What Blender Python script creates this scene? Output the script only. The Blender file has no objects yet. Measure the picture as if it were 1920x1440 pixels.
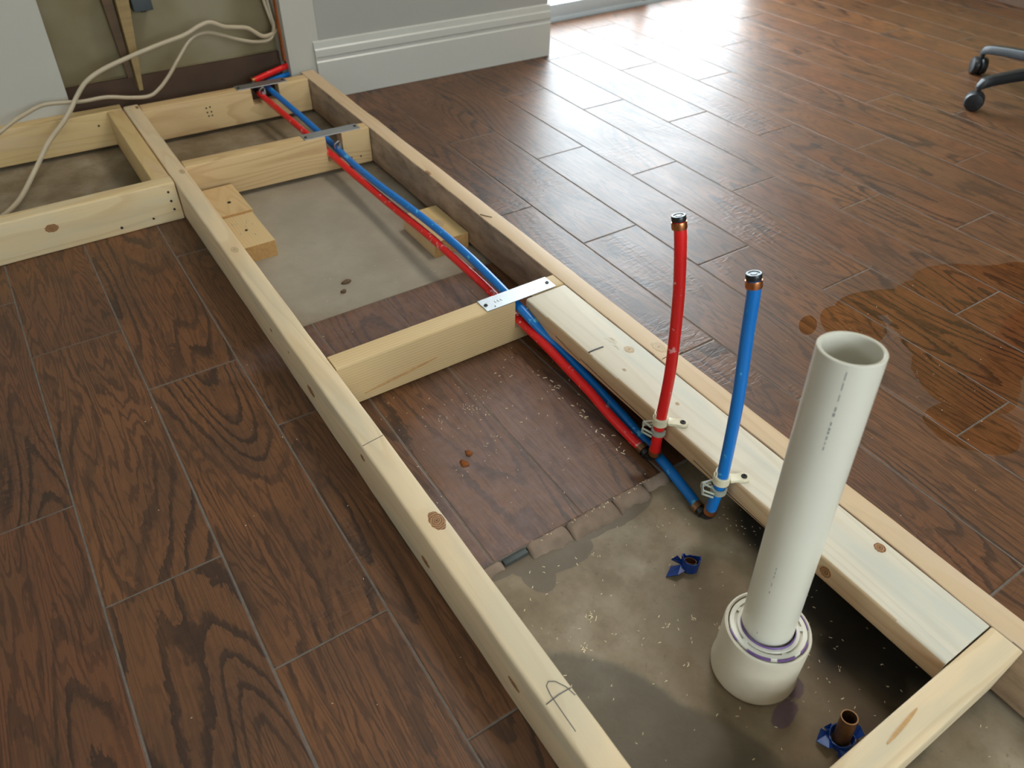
import bpy, bmesh, math, random
from mathutils import Vector, Matrix, noise
random.seed(7)
S = 0.001
sc = bpy.context.scene
C = sc.collection

# ------------------------------------------------------------------ camera, world, lights, exposure
def make_camera():
    cam = bpy.data.cameras.new('camera'); o = bpy.data.objects.new('camera', cam); C.objects.link(o)
    yaw, pitch, roll = 0.598, -0.7244, 0.0196
    cy, sy, cp, sp = math.cos(yaw), math.sin(yaw), math.cos(pitch), math.sin(pitch)
    f = Vector((sy*cp, cy*cp, sp)); r = Vector((cy, -sy, 0)); u = r.cross(f)
    cr, sr = math.cos(roll), math.sin(roll)
    r2 = r*cr + u*sr; u2 = u*cr - r*sr
    m = Matrix((r2, u2, -f)).transposed().to_4x4()
    m.translation = Vector((-242.84, -413.68, 869.92))*S
    o.matrix_world = m
    cam.sensor_width = 36.0; cam.lens = 36.0*1420.09/1920.0
    cam.clip_start = 0.01
    cam.dof.use_dof = True; cam.dof.focus_distance = 1.12; cam.dof.aperture_fstop = 6.0
    sc.camera = o
make_camera()

w = bpy.data.worlds.new('world'); sc.world = w; w.use_nodes = True
bgn = w.node_tree.nodes['Background']
bgn.inputs[0].default_value = (0.84, 0.89, 1.0, 1); bgn.inputs[1].default_value = 16.0

def area(name, loc, rot, sx, sy, power, col=(1, 1, 1), portal=False):
    l = bpy.data.lights.new(name, 'AREA'); l.shape = 'RECTANGLE'; l.size = sx*S; l.size_y = sy*S
    l.energy = power; l.color = col
    if portal: l.cycles.is_portal = True
    o = bpy.data.objects.new(name, l); C.objects.link(o)
    o.location = Vector(loc)*S; o.rotation_euler = rot
    return o
R90 = math.pi/2
# daylight comes through the glass door (y = 2040) and two unseen windows added for fill: sky portals
area('portal_door', (2050, 2140, 1015), (-R90, 0, 0), 1390, 2010, 1, portal=True)
area('portal_fill_window_front', (100, -2690, 1400), (R90, 0, 0), 1800, 1200, 1, portal=True)
area('portal_fill_window_left', (-2590, 300, 1450), (0, -R90, 0), 600, 700, 1, portal=True)
# unseen ceiling lamp added as soft fill, placed by the pipe shadows
area('ceiling_fill_light', (1400, 900, 2520), (0, 0, 0), 500, 500, 26, (1.0, 0.93, 0.84))

sc.view_settings.view_transform = 'Standard'; sc.view_settings.look = 'None'
sc.view_settings.gamma = 1.0; sc.view_settings.use_curve_mapping = False
sc.view_settings.exposure = -0.15

# ------------------------------------------------------------------ node helpers
class N:
    def __init__(s, name, rough=0.5, spec=0.5, metal=0.0):
        s.m = bpy.data.materials.new(name); s.m.use_nodes = True; s.t = s.m.node_tree
        s.b = s.t.nodes['Principled BSDF']
        s.b.inputs['Roughness'].default_value = rough; s.b.inputs['Specular IOR Level'].default_value = spec
        s.b.inputs['Metallic'].default_value = metal
    def n(s, typ, **kw):
        x = s.t.nodes.new(typ)
        for k, v in kw.items(): setattr(x, k, v)
        return x
    def set(s, sock, v):
        if v is None: return
        if hasattr(v, 'is_output') or isinstance(v, bpy.types.NodeSocket): s.t.links.new(v, sock)
        else: sock.default_value = v
    def math(s, op, a, b=None, c=None, clamp=False):
        x = s.n('ShaderNodeMath', operation=op); x.use_clamp = clamp
        s.set(x.inputs[0], a); s.set(x.inputs[1], b)
        if c is not None: s.set(x.inputs[2], c)
        return x.outputs[0]
    def vmath(s, op, a, b=None):
        x = s.n('ShaderNodeVectorMath', operation=op); s.set(x.inputs[0], a)
        if b is not None: s.set(x.inputs[1], b)
        return x.outputs['Value'] if op in ('LENGTH', 'DISTANCE', 'DOT_PRODUCT') else x.outputs[0]
    def obj(s): return s.n('ShaderNodeTexCoord').outputs['Object']
    def pos(s): return s.n('ShaderNodeNewGeometry').outputs['Position']
    def rnd(s): return s.n('ShaderNodeObjectInfo').outputs['Random']
    def scale(s, v, k): return s.vmath('MULTIPLY', v, k)
    def noise(s, v, scale=1.0, detail=2.0, rough=0.5, dist=0.0):
        x = s.n('ShaderNodeTexNoise'); s.set(x.inputs['Vector'], v); x.inputs['Scale'].default_value = scale
        x.inputs['Detail'].default_value = detail; x.inputs['Roughness'].default_value = rough
        x.inputs['Distortion'].default_value = dist
        return x.outputs[0]
    def ramp(s, f, pts, interp='LINEAR'):
        x = s.n('ShaderNodeValToRGB'); s.set(x.inputs[0], f); e = x.color_ramp; e.interpolation = interp
        while len(e.elements) < len(pts): e.elements.new(0.5)
        for i, (p, c) in enumerate(pts):
            e.elements[i].position = p
            e.elements[i].color = (c, c, c, 1) if not hasattr(c, '__len__') else (*c[:3], 1)
        return x.outputs[0]
    def sstep(s, f, a, b):
        x = s.n('ShaderNodeMapRange', interpolation_type='SMOOTHSTEP'); s.set(x.inputs[0], f)
        x.inputs[1].default_value = a; x.inputs[2].default_value = b
        return x.outputs[0]
    def mix(s, f, a, b, mode='MIX'):
        x = s.n('ShaderNodeMix', data_type='RGBA', blend_type=mode)
        s.set(x.inputs[0], f)
        for i, v in ((6, a), (7, b)):
            if isinstance(v, tuple): v = (*v[:3], 1)
            s.set(x.inputs[i], v)
        return x.outputs[2]
    def bump(s, h, strength=0.3, dist=0.001, normal=None):
        x = s.n('ShaderNodeBump'); x.inputs['Strength'].default_value = strength; x.inputs['Distance'].default_value = dist
        s.set(x.inputs['Height'], h)
        if normal is not None: s.set(x.inputs['Normal'], normal)
        return x.outputs[0]
    def out(s, col=None, rough=None, normal=None, metal=None):
        if col is not None:
            if isinstance(col, tuple): col = (*col[:3], 1)
            s.set(s.b.inputs['Base Color'], col)
        s.set(s.b.inputs['Roughness'], rough); s.set(s.b.inputs['Normal'], normal); s.set(s.b.inputs['Metallic'], metal)
        return s.m

def plain(name, col, rough=0.5, spec=0.5, metal=0.0, var=0.12, scale=60, bump=0.0):
    n = N(name, rough, spec, metal)
    f = n.noise(n.obj(), scale, 3)
    c = n.mix(f, tuple(c*(1-var) for c in col), tuple(min(1, c*(1+var)) for c in col))
    nm = n.bump(n.noise(n.obj(), scale*3, 4), bump, 0.0008) if bump else None
    return n.out(c, normal=nm)

# ---- wet patch on the floor: blobs in room coordinates (metres)
def blobs(n, lst, wob=0.03, wscale=14.0):
    """signed field: >0 inside the union of ellipses (x,y,rx,ry,angle)"""
    p = n.pos()
    nz = n.noise(p, wscale, 3)
    acc = None
    for (x, y, rx, ry, ang) in lst:
        mp = n.n('ShaderNodeMapping', vector_type='TEXTURE')
        mp.inputs['Location'].default_value = (x*S, y*S, 0); mp.inputs['Rotation'].default_value = (0, 0, math.radians(ang))
        mp.inputs['Scale'].default_value = (rx*S, ry*S, 1e6)
        n.t.links.new(p, mp.inputs[0])
        l = n.vmath('LENGTH', mp.outputs[0])
        l = n.math('SUBTRACT', 1.0, l)
        acc = l if acc is None else n.math('MAXIMUM', acc, l)
    return n.math('ADD', acc, n.math('MULTIPLY', n.math('SUBTRACT', nz, 0.5), wob*20))

# ------------------------------------------------------------------ materials
def tile_material():
    n = N('wood_look_tile', 0.3, 0.5)
    rn = n.rnd(); comb = n.n('ShaderNodeCombineXYZ')
    n.set(comb.inputs[0], n.math('MULTIPLY', rn, 37.0)); n.set(comb.inputs[1], n.math('MULTIPLY', rn, 91.0)); n.set(comb.inputs[2], n.math('MULTIPLY', rn, 13.0))
    o = n.obj()
    off = comb.outputs[0]
    P = n.vmath('ADD', n.scale(o, (7.5, 1.15, 1.0)), off)
    low = n.noise(P, 1.0, 1.5, 0.45)
    jag = n.noise(n.vmath('ADD', n.scale(o, (230, 40, 1)), off), 1.0, 4, 0.65)
    jag2 = n.noise(n.vmath('ADD', n.scale(o, (60, 60, 1)), off), 1.0, 3, 0.6)
    sx = n.n('ShaderNodeSeparateXYZ'); n.set(sx.inputs[0], o)
    v = n.math('MULTIPLY_ADD', low, 21.0, n.math('MULTIPLY', sx.outputs[0], 9.0))
    v = n.math('MULTIPLY_ADD', jag, 0.50, v)
    v = n.math('MULTIPLY_ADD', jag2, 0.35, v)
    fr = n.math('FRACT', v)
    lines = n.ramp(fr, [(0.0, 0.0), (0.05, 1.0), (0.26, 0.85), (0.36, 0.1), (0.6, 0.0), (1.0, 0.0)])
    amp = n.sstep(n.noise(n.vmath('ADD', n.scale(o, (9, 2.4, 1)), off), 1.0, 2), 0.36, 0.62)
    lines = n.math('MULTIPLY', lines, n.math('MULTIPLY_ADD', amp, 0.75, 0.25))
    v2 = n.math('MULTIPLY_ADD', n.noise(n.vmath('ADD', n.scale(o, (20, 1.8, 1)), off), 1.0, 2), 22.0, n.math('MULTIPLY', jag, 1.1))
    fine = n.math('PINGPONG', v2, 0.5)
    fine = n.ramp(fine, [(0.0, 1.0), (0.14, 0.8), (0.22, 0.0), (1, 0)])
    streak = n.noise(n.vmath('ADD', n.scale(o, (420, 9, 1)), off), 1.0, 3, 0.6)
    blot = n.noise(n.vmath('ADD', n.scale(o, (11, 6, 1)), off), 1.0, 4, 0.6)
    knot = n.sstep(n.noise(n.vmath('ADD', n.scale(o, (16, 9, 1)), off), 1.0, 3, 0.55), 0.66, 0.78)
    hue = n.ramp(rn, [(0.0, (0.172, 0.070, 0.025)), (0.35, (0.138, 0.060, 0.025)), (0.7, (0.186, 0.076, 0.028)), (1.0, (0.150, 0.057, 0.023))])
    red = n.mix(n.sstep(blot, 0.35, 0.7), hue, (0.120, 0.052, 0.022))
    c = n.mix(n.math('MULTIPLY', lines, 0.84), red, (0.026, 0.014, 0.009))
    c = n.mix(n.math('MULTIPLY', n.math('MULTIPLY', fine, 0.62), n.math('MULTIPLY_ADD', n.math('SUBTRACT', 1.0, amp), 0.55, 0.45)), c, (0.028, 0.012, 0.007))
    c = n.mix(n.math('MULTIPLY', n.sstep(streak, 0.45, 0.75), 0.45), c, (0.040, 0.018, 0.010))
    c = n.mix(n.math('MULTIPLY', knot, 0.8), c, (0.020, 0.014, 0.009))
    # dust of the building site: slightly greyer dry surface on the strip inside the frame
    wet = n.sstep(blobs(n, [(1120, 50, 170, 120, 20), (1170, 120, 165, 105, 10), (1075, 205, 105, 42, -20), (1330, 60, 180, 110, 0), (1010, -10, 120, 90, 40), (960, 190, 62, 62, 0), (890, -100, 60, 75, 40), (1280, 180, 100, 50, -20), (884, 236, 34, 16, 30)], 0.012, 22), -0.02, 0.04)
    dust = n.sstep(blobs(n, [(250, 300, 150, 170, 0), (190, 690, 250, 60, 0), (120, 170, 90, 100, 0)], 0.03, 9), -0.3, 0.35)
    dn = n.noise(n.pos(), 45, 4, 0.65)
    c = n.mix(n.math('MULTIPLY', n.math('MULTIPLY', dust, dn), 0.50), c, (0.30, 0.20, 0.185))
    c = n.mix(n.math('MULTIPLY', wet, 0.5), c, n.mix(1.0, c, (1.0, 0.72, 0.45), 'MULTIPLY'))
    r = n.math('MULTIPLY_ADD', blot, 0.14, 0.36)
    r = n.math('MULTIPLY_ADD', dust, 0.12, r)
    rr = n.n('ShaderNodeMix'); n.set(rr.inputs[0], wet); n.set(rr.inputs[2], r); rr.inputs[3].default_value = 0.06
    # relief: grain, hand scraped ripples
    rip = n.noise(n.vmath('ADD', n.scale(o, (38, 105, 1)), off), 1.0, 2, 0.5, 0.8)
    rip = n.math('MULTIPLY', rip, n.sstep(n.noise(n.vmath('ADD', n.scale(o, (6, 3.5, 1)), off), 1.0, 1), 0.47, 0.62))
    wave = n.noise(n.vmath('ADD', n.scale(o, (26, 4, 1)), off), 1.0, 2)
    h = n.math('MULTIPLY_ADD', rip, 2.2, n.math('MULTIPLY', wave, 0.9))
    h = n.math('MULTIPLY_ADD', streak, 0.10, h)
    h = n.math('SUBTRACT', h, n.math('MULTIPLY', fine, 0.10))
    bs = n.n('ShaderNodeBump'); bs.inputs['Distance'].default_value = 0.0010; n.set(bs.inputs['Height'], h)
    n.set(bs.inputs['Strength'], n.math('MULTIPLY_ADD', wet, -0.25, 0.50))
    return n.out(c, rr.outputs[0], bs.outputs[0])

def pine(name, base, line, edge=None, contrast=0.5, freq=1.0, straight=0.0, stain=None, stain_amt=0.0, rough=0.55, dirt=0.0):
    n = N(name, rough, 0.35)
    o = n.obj(); rn = n.rnd()
    comb = n.n('ShaderNodeCombineXYZ')
    for i, k in enumerate((53.0, 17.0, 29.0)): n.set(comb.inputs[i], n.math('MULTIPLY', rn, k))
    off = comb.outputs[0]
    sx = n.n('ShaderNodeSeparateXYZ'); n.set(sx.inputs[0], o)
    low = n.noise(n.vmath('ADD', n.scale(o, (1.6, 13, 13)), off), 1.0, 1.5, 0.4)
    fib = n.noise(n.vmath('ADD', n.scale(o, (14, 520, 520)), off), 1.0, 3, 0.6)
    v = n.math('MULTIPLY_ADD', low, 9.0*freq*(1-straight) + 1.5, n.math('MULTIPLY', n.math('ADD', sx.outputs[1], n.math('MULTIPLY', sx.outputs[2], 1.15)), 150.0*straight + 14))
    v = n.math('MULTIPLY_ADD', fib, 0.12, v)
    fr = n.math('FRACT', v)
    g = n.ramp(fr, [(0.0, 0.0), (0.55, 0.12), (0.86, 1.0), (0.97, 0.65), (1.0, 0.0)])
    amp = n.sstep(n.noise(n.vmath('ADD', n.scale(o, (2.2, 9, 9)), off), 1.0, 2), 0.3, 0.7)
    g = n.math('MULTIPLY', g, n.math('MULTIPLY_ADD', amp, 0.7, 0.3))
    c = n.mix(n.math('MULTIPLY', g, contrast), base, line)
    c = n.mix(n.math('MULTIPLY', n.sstep(fib, 0.5, 0.8), 0.22), c, line)
    big = n.noise(n.vmath('ADD', n.scale(o, (3.2, 16, 16)), off), 1.0, 3, 0.55)
    if stain is not None:
        c = n.mix(n.math('MULTIPLY', n.sstep(big, 0.47, 0.68), stain_amt), c, stain)
    if dirt:
        d = n.noise(n.vmath('ADD', n.scale(o, (18, 45, 45)), off), 1.0, 5, 0.65)
        c = n.mix(n.math('MULTIPLY', n.sstep(d, 0.40, 0.72), dirt), c, (0.085, 0.058, 0.040))
    h = n.math('MULTIPLY_ADD', g, 0.5, n.math('MULTIPLY', fib, 0.6))
    return n.out(c, normal=n.bump(h, 0.12, 0.0006))

def concrete_material():
    n = N('concrete', 0.62, 0.4)
    p = n.pos()
    a = n.noise(p, 5.5, 5, 0.6); b = n.noise(p, 26, 5, 0.65); d = n.noise(p, 130, 3, 0.6); e = n.noise(n.scale(p, (1, 0.45, 1)), 3.1, 3, 0.5, 0.8)
    c = n.ramp(a, [(0.34, (0.158, 0.110, 0.058)), (0.5, (0.258, 0.196, 0.122)), (0.66, (0.350, 0.288, 0.200))])
    c = n.mix(n.math('MULTIPLY', n.sstep(b, 0.42, 0.70), 0.5), c, (0.155, 0.108, 0.055))
    c = n.mix(n.math('MULTIPLY', n.sstep(e, 0.55, 0.72), 0.5), c, (0.42, 0.41, 0.36))
    c = n.mix(n.math('MULTIPLY', n.sstep(d, 0.62, 0.75), 0.4), c, (0.08, 0.06, 0.035))
    # glue and damp stains on the slab
    damp = n.sstep(blobs(n, [(165, 78, 62, 30, -12), (130, 60, 22, 28, 0), (235, 88, 48, 20, -8), (300, 84, 60, 20, 3), (90, 98, 34, 16, 0)], 0.022, 30), -0.03, 0.02)
    c = n.mix(n.math('MULTIPLY', damp, 0.72), c, (0.125, 0.098, 0.068))
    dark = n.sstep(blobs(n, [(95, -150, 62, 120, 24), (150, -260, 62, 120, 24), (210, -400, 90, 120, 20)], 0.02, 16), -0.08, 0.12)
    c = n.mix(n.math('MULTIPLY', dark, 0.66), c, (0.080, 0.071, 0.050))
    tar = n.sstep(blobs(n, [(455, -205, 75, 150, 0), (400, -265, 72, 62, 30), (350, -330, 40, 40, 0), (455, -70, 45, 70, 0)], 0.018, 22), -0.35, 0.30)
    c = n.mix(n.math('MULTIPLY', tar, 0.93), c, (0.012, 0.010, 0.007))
    brown = n.sstep(blobs(n, [(285, -85, 80, 60, 0), (225, -170, 40, 80, 0), (300, -310, 80, 70, 0)], 0.03, 12), -0.4, 0.3)
    c = n.mix(n.math('MULTIPLY', brown, 0.55), c, (0.150, 0.098, 0.045))
    pale = n.sstep(blobs(n, [(240, 1030, 260, 330, 0), (140, 880, 80, 120, 0)], 0.03, 6), -0.4, 0.3)
    c = n.mix(n.math('MULTIPLY', pale, 0.62), c, (0.40, 0.36, 0.29))
    purple = n.sstep(blobs(n, [(262, -256, 22, 11, 10), (300, -240, 15, 11, 40), (322, -215, 7, 14, 0)], 0.045, 60), -0.1, 0.15)
    c = n.mix(n.math('MULTIPLY', purple, 0.6), c, (0.075, 0.035, 0.085))
    h = n.math('MULTIPLY_ADD', b, 1.0, n.math('MULTIPLY', d, 0.35))
    return n.out(c, n.math('MULTIPLY_ADD', a, -0.2, 0.68), n.bump(h, 0.35, 0.0016))

def speckled(name, col, spot, thr=0.62, scale=70, rough=0.35):
    n = N(name, rough, 0.5)
    s = n.noise(n.obj(), scale, 3, 0.6)
    c = n.mix(n.sstep(s, thr, thr+0.03), col, spot)
    return n.out(c, normal=n.bump(n.noise(n.obj(), 40, 2), 0.03, 0.0005))

def glass_material():
    m = bpy.data.materials.new('window_glass'); m.use_nodes = True; t = m.node_tree; t.nodes.clear()
    o = t.nodes.new('ShaderNodeOutputMaterial'); mx = t.nodes.new('ShaderNodeMixShader'); tr = t.nodes.new('ShaderNodeBsdfTransparent')
    gl = t.nodes.new('ShaderNodeBsdfGlossy'); fr = t.nodes.new('ShaderNodeFresnel'); fr.inputs[0].default_value = 1.45
    gl.inputs['Roughness'].default_value = 0.01; tr.inputs[0].default_value = (0.93, 0.97, 0.95, 1)
    ge = t.nodes.new('ShaderNodeNewGeometry'); iv = t.nodes.new('ShaderNodeMath'); iv.operation = 'MULTIPLY_ADD'; iv.inputs[1].default_value = -1; iv.inputs[2].default_value = 1
    mu = t.nodes.new('ShaderNodeMath'); mu.operation = 'MULTIPLY'; t.links.new(ge.outputs['Backfacing'], iv.inputs[0]); t.links.new(fr.outputs[0], mu.inputs[0]); t.links.new(iv.outputs[0], mu.inputs[1])
    t.links.new(mu.outputs[0], mx.inputs[0]); t.links.new(tr.outputs[0], mx.inputs[1]); t.links.new(gl.outputs[0], mx.inputs[2]); t.links.new(mx.outputs[0], o.inputs[0])
    return m

def banded(name, ring, base):
    """knot: growth rings around the piece's own centre"""
    n = N(name, 0.5, 0.35)
    o = n.obj(); d = n.vmath('LENGTH', o)
    v = n.math('ADD', n.math('MULTIPLY', d, 330.0), n.math('MULTIPLY', n.noise(o, 160, 3), 1.6))
    fr = n.math('PINGPONG', v, 0.5)
    c = n.mix(n.math('MULTIPLY', n.sstep(fr, 0.12, 0.45), 0.75), ring, base)
    c = n.mix(n.sstep(n.math('MULTIPLY_ADD', n.noise(o, 300, 3), 0.003, d), 0.0045, 0.0015), c, tuple(x*0.35 for x in ring))
    return n.out(c)

M = {}
M['tile'] = tile_material()
M['grout'] = plain('grout', (0.165, 0.135, 0.110), 0.85, 0.2, var=0.35, scale=90, bump=0.3)
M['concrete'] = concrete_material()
M['mortar'] = plain('mortar', (0.25, 0.18, 0.13), 0.85, 0.2, var=0.5, scale=42, bump=0.6)
M['slate'] = plain('grey_plastic', (0.055, 0.065, 0.062), 0.6, var=0.5, scale=80)
M['pine_pale'] = pine('pine_pale', (0.76, 0.585, 0.365), (0.54, 0.35, 0.17), contrast=0.42, freq=0.8, stain=(0.50, 0.46, 0.34), stain_amt=0.45)
M['pine_grey'] = pine('pine_greyish', (0.70, 0.62, 0.48), (0.50, 0.41, 0.29), contrast=0.32, freq=0.8, stain=(0.55, 0.54, 0.46), stain_amt=0.7)
M['pine_warm'] = pine('pine_warm', (0.66, 0.46, 0.23), (0.40, 0.21, 0.08), contrast=0.55, freq=1.4)
M['pine_straight'] = pine('pine_straight_grain', (0.68, 0.49, 0.25), (0.42, 0.24, 0.10), contrast=0.5, straight=1.0)
M['pine_yellow'] = pine('pine_yellow', (0.66, 0.47, 0.22), (0.50, 0.30, 0.12), contrast=0.45, freq=1.0, stain=(0.60, 0.44, 0.30), stain_amt=0.5)
M['pine_tan'] = pine('pine_tan', (0.64, 0.46, 0.28), (0.46, 0.30, 0.16), contrast=0.45, freq=1.0, stain=(0.62, 0.47, 0.34), stain_amt=0.6)
M['pine_side'] = pine('pine_side', (0.58, 0.41, 0.24), (0.38, 0.22, 0.11), contrast=0.5, freq=0.7, stain=(0.52, 0.27, 0.14), stain_amt=0.5)
M['pine_stained'] = pine('pine_weathered', (0.44, 0.32, 0.22), (0.26, 0.175, 0.115), contrast=0.4, freq=0.6, stain=(0.24, 0.18, 0.14), stain_amt=0.7, dirt=0.55)
M['pine_end'] = plain('pine_end_grain', (0.48, 0.27, 0.10), 0.7, 0.2, var=0.3, scale=150)
M['resin'] = plain('resin', (0.52, 0.30, 0.12), 0.4, var=0.3, scale=120)
M['pine_cream'] = pine('pine_cream', (0.74, 0.56, 0.31), (0.54, 0.34, 0.15), contrast=0.42, freq=0.8, stain=(0.62, 0.56, 0.40), stain_amt=0.35)
M['knot'] = banded('knot', (0.20, 0.080, 0.028), (0.50, 0.29, 0.13))
M['knot_pale'] = banded('knot_pale', (0.46, 0.31, 0.16), (0.66, 0.52, 0.33))
M['pencil'] = plain('pencil', (0.10, 0.095, 0.10), 0.6, var=0.3)
M['crack'] = plain('crack', (0.035, 0.020, 0.010), 0.9, 0.1)
M['steel'] = None
def steel():
    n = N('galvanised_steel', 0.3, 0.5, 1.0)
    a = n.noise(n.obj(), 70, 3)
    c = n.mix(a, (0.40, 0.42, 0.43), (0.56, 0.58, 0.59))
    return n.out(c, n.math('MULTIPLY_ADD', a, 0.25, 0.34), n.bump(n.noise(n.obj(), 250, 2), 0.05, 0.0003))
M['steel'] = steel()
M['screw'] = plain('screw_black', (0.020, 0.018, 0.016), 0.35, metal=0.6)
M['copper'] = plain('copper', (0.62, 0.24, 0.10), 0.32, metal=1.0, var=0.3, scale=60)
M['copper_old'] = plain('copper_tarnished', (0.22, 0.115, 0.055), 0.45, metal=0.8, var=0.4, scale=50)
M['red'] = speckled('red_pipe', (0.74, 0.012, 0.012), (0.85, 0.32, 0.30), 0.635, 70, 0.32)
M['blue'] = speckled('blue_pipe', (0.002, 0.165, 0.54), (0.08, 0.42, 0.70), 0.635, 50, 0.32)
M['black'] = plain('black_plastic', (0.012, 0.012, 0.013), 0.35)
M['cream'] = plain('cream_plastic', (0.72, 0.65, 0.46), 0.35, var=0.05)
M['latch'] = plain('grey_green_plastic', (0.34, 0.35, 0.28), 0.4, var=0.1)
M['pvc'] = plain('white_pvc', (0.68, 0.64, 0.53), 0.28, var=0.04, scale=14)
M['pvc_matt'] = plain('white_pvc_worn', (0.62, 0.555, 0.43), 0.45, var=0.08, scale=40)
M['purple'] = plain('purple_primer', (0.17, 0.085, 0.25), 0.4, var=0.4, scale=120)
M['dark'] = plain('dark_gap', (0.03, 0.028, 0.025), 0.8)
M['print'] = plain('grey_print', (0.27, 0.27, 0.26), 0.5)
M['bluetorn'] = plain('blue_sleeve', (0.004, 0.035, 0.20), 0.4, var=0.3)
M['wall_white'] = plain('wall_white_paint', (0.50, 0.475, 0.41), 0.7, 0.3, var=0.03, scale=8, bump=0.03)
M['wall_grey'] = plain('wall_grey_paint', (0.375, 0.365, 0.325), 0.6, 0.3, var=0.02, scale=8, bump=0.02)
M['trim_white'] = plain('trim_white_gloss', (0.53, 0.52, 0.465), 0.35, 0.5, var=0.02)
M['ceiling'] = plain('ceiling_paint', (0.56, 0.55, 0.52), 0.8, 0.2, var=0.02)
M['olive'] = plain('wall_olive', (0.20, 0.16, 0.07), 0.7, 0.2, var=0.1, scale=6)
def cavity_mat():
    n = N('drywall_back', 0.85, 0.2)
    a = n.noise(n.pos(), 4.5, 3, 0.5)
    c = n.ramp(a, [(0.3, (0.17, 0.12, 0.06)), (0.5, (0.23, 0.185, 0.10)), (0.7, (0.29, 0.25, 0.16))])
    return n.out(c)
M['cavity'] = cavity_mat()
M['brown'] = plain('brown_board', (0.085, 0.048, 0.028), 0.7, 0.3, var=0.3, scale=14)
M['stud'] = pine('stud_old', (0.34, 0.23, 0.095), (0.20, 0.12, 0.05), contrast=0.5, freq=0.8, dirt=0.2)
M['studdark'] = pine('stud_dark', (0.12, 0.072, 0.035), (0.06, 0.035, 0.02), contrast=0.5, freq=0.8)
M['box'] = plain('box_grey', (0.085, 0.105, 0.11), 0.4, metal=0.3)
M['cable'] = plain('cable_white', (0.50, 0.41, 0.28), 0.45, var=0.12, scale=30)
M['chair'] = plain('chair_black', (0.012, 0.013, 0.015), 0.4, var=0.2)
M['alu'] = plain('door_frame_grey', (0.50, 0.55, 0.57), 0.4, var=0.04)
M['glass'] = glass_material()
M['patio'] = plain('patio', (0.62, 0.62, 0.60), 0.8, var=0.08, scale=5)
M['sawdust'] = plain('sawdust', (0.74, 0.62, 0.42), 0.8, 0.2, var=0.15)
M['clay'] = plain('orange_clay', (0.24, 0.075, 0.018), 0.9, 0.2, var=0.5, scale=200)
M['mud'] = plain('mud', (0.15, 0.095, 0.055), 0.8, 0.2, var=0.4, scale=200)
M['fabric'] = plain('seat_fabric', (0.03, 0.03, 0.033), 0.9)
M['lampwhite'] = plain('lamp_white', (0.8, 0.8, 0.78), 0.4)

# ------------------------------------------------------------------ geometry helpers (millimetres)
def link(name, me, parent=None):
    o = bpy.data.objects.new(name, me); C.objects.link(o)
    if parent is not None: o.parent = parent
    return o
def tag(o, label=None, cat=None, group=None, kind=None):
    if label: o['label'] = label
    if cat: o['category'] = cat
    if group: o['group'] = group
    if kind: o['kind'] = kind
    return o
def empty(name, loc, label=None, cat=None, group=None, kind=None):
    o = link(name, None); o.location = Vector(loc)*S
    o.empty_display_size = 0.02
    return tag(o, label, cat, group, kind)
def finish(bm, name, mats, parent=None, loc=None, rotz=0.0, smooth=False, bev=0.0, seg=2, local=True):
    """verts in mm; loc = origin in mm (verts given relative to it if local else absolute)"""
    if bev: bmesh.ops.bevel(bm, geom=bm.edges[:], offset=bev, segments=seg, affect='EDGES', profile=0.5, clamp_overlap=True)
    bmesh.ops.recalc_face_normals(bm, faces=bm.faces[:])
    if loc is not None and not local: bmesh.ops.translate(bm, verts=bm.verts[:], vec=-Vector(loc))
    bmesh.ops.scale(bm, verts=bm.verts[:], vec=(S, S, S))
    me = bpy.data.meshes.new(name); bm.to_mesh(me); bm.free()
    for m in (mats if isinstance(mats, (list, tuple)) else [mats]): me.materials.append(m)
    if smooth:
        for p in me.polygons: p.use_smooth = True
        if smooth != 'all': me.set_sharp_from_angle(angle=math.radians(40))
    o = link(name, me, parent)
    if loc is not None:
        L = Vector(loc)*S
        if parent is not None: L = L - parent.location
        o.location = L
    elif parent is not None: o.location = -parent.location
    o.rotation_euler[2] = rotz
    return o
def bbox(bm, x0, x1, y0, y1, z0, z1):
    v = [bm.verts.new((x, y, z)) for x in (x0, x1) for y in (y0, y1) for z in (z0, z1)]
    for f in ((0, 1, 3, 2), (4, 6, 7, 5), (0, 4, 5, 1), (2, 3, 7, 6), (0, 2, 6, 4), (1, 5, 7, 3)): bm.faces.new([v[i] for i in f])
    return v
def box(name, x0, x1, y0, y1, z0, z1, mat, parent=None, bev=0.0, rotz=0.0):
    bm = bmesh.new(); c = ((x0+x1)/2, (y0+y1)/2, (z0+z1)/2)
    bbox(bm, x0-c[0], x1-c[0], y0-c[1], y1-c[1], z0-c[2], z1-c[2])
    return finish(bm, name, mat, parent, c, rotz, bev=bev, smooth=bool(bev))
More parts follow.
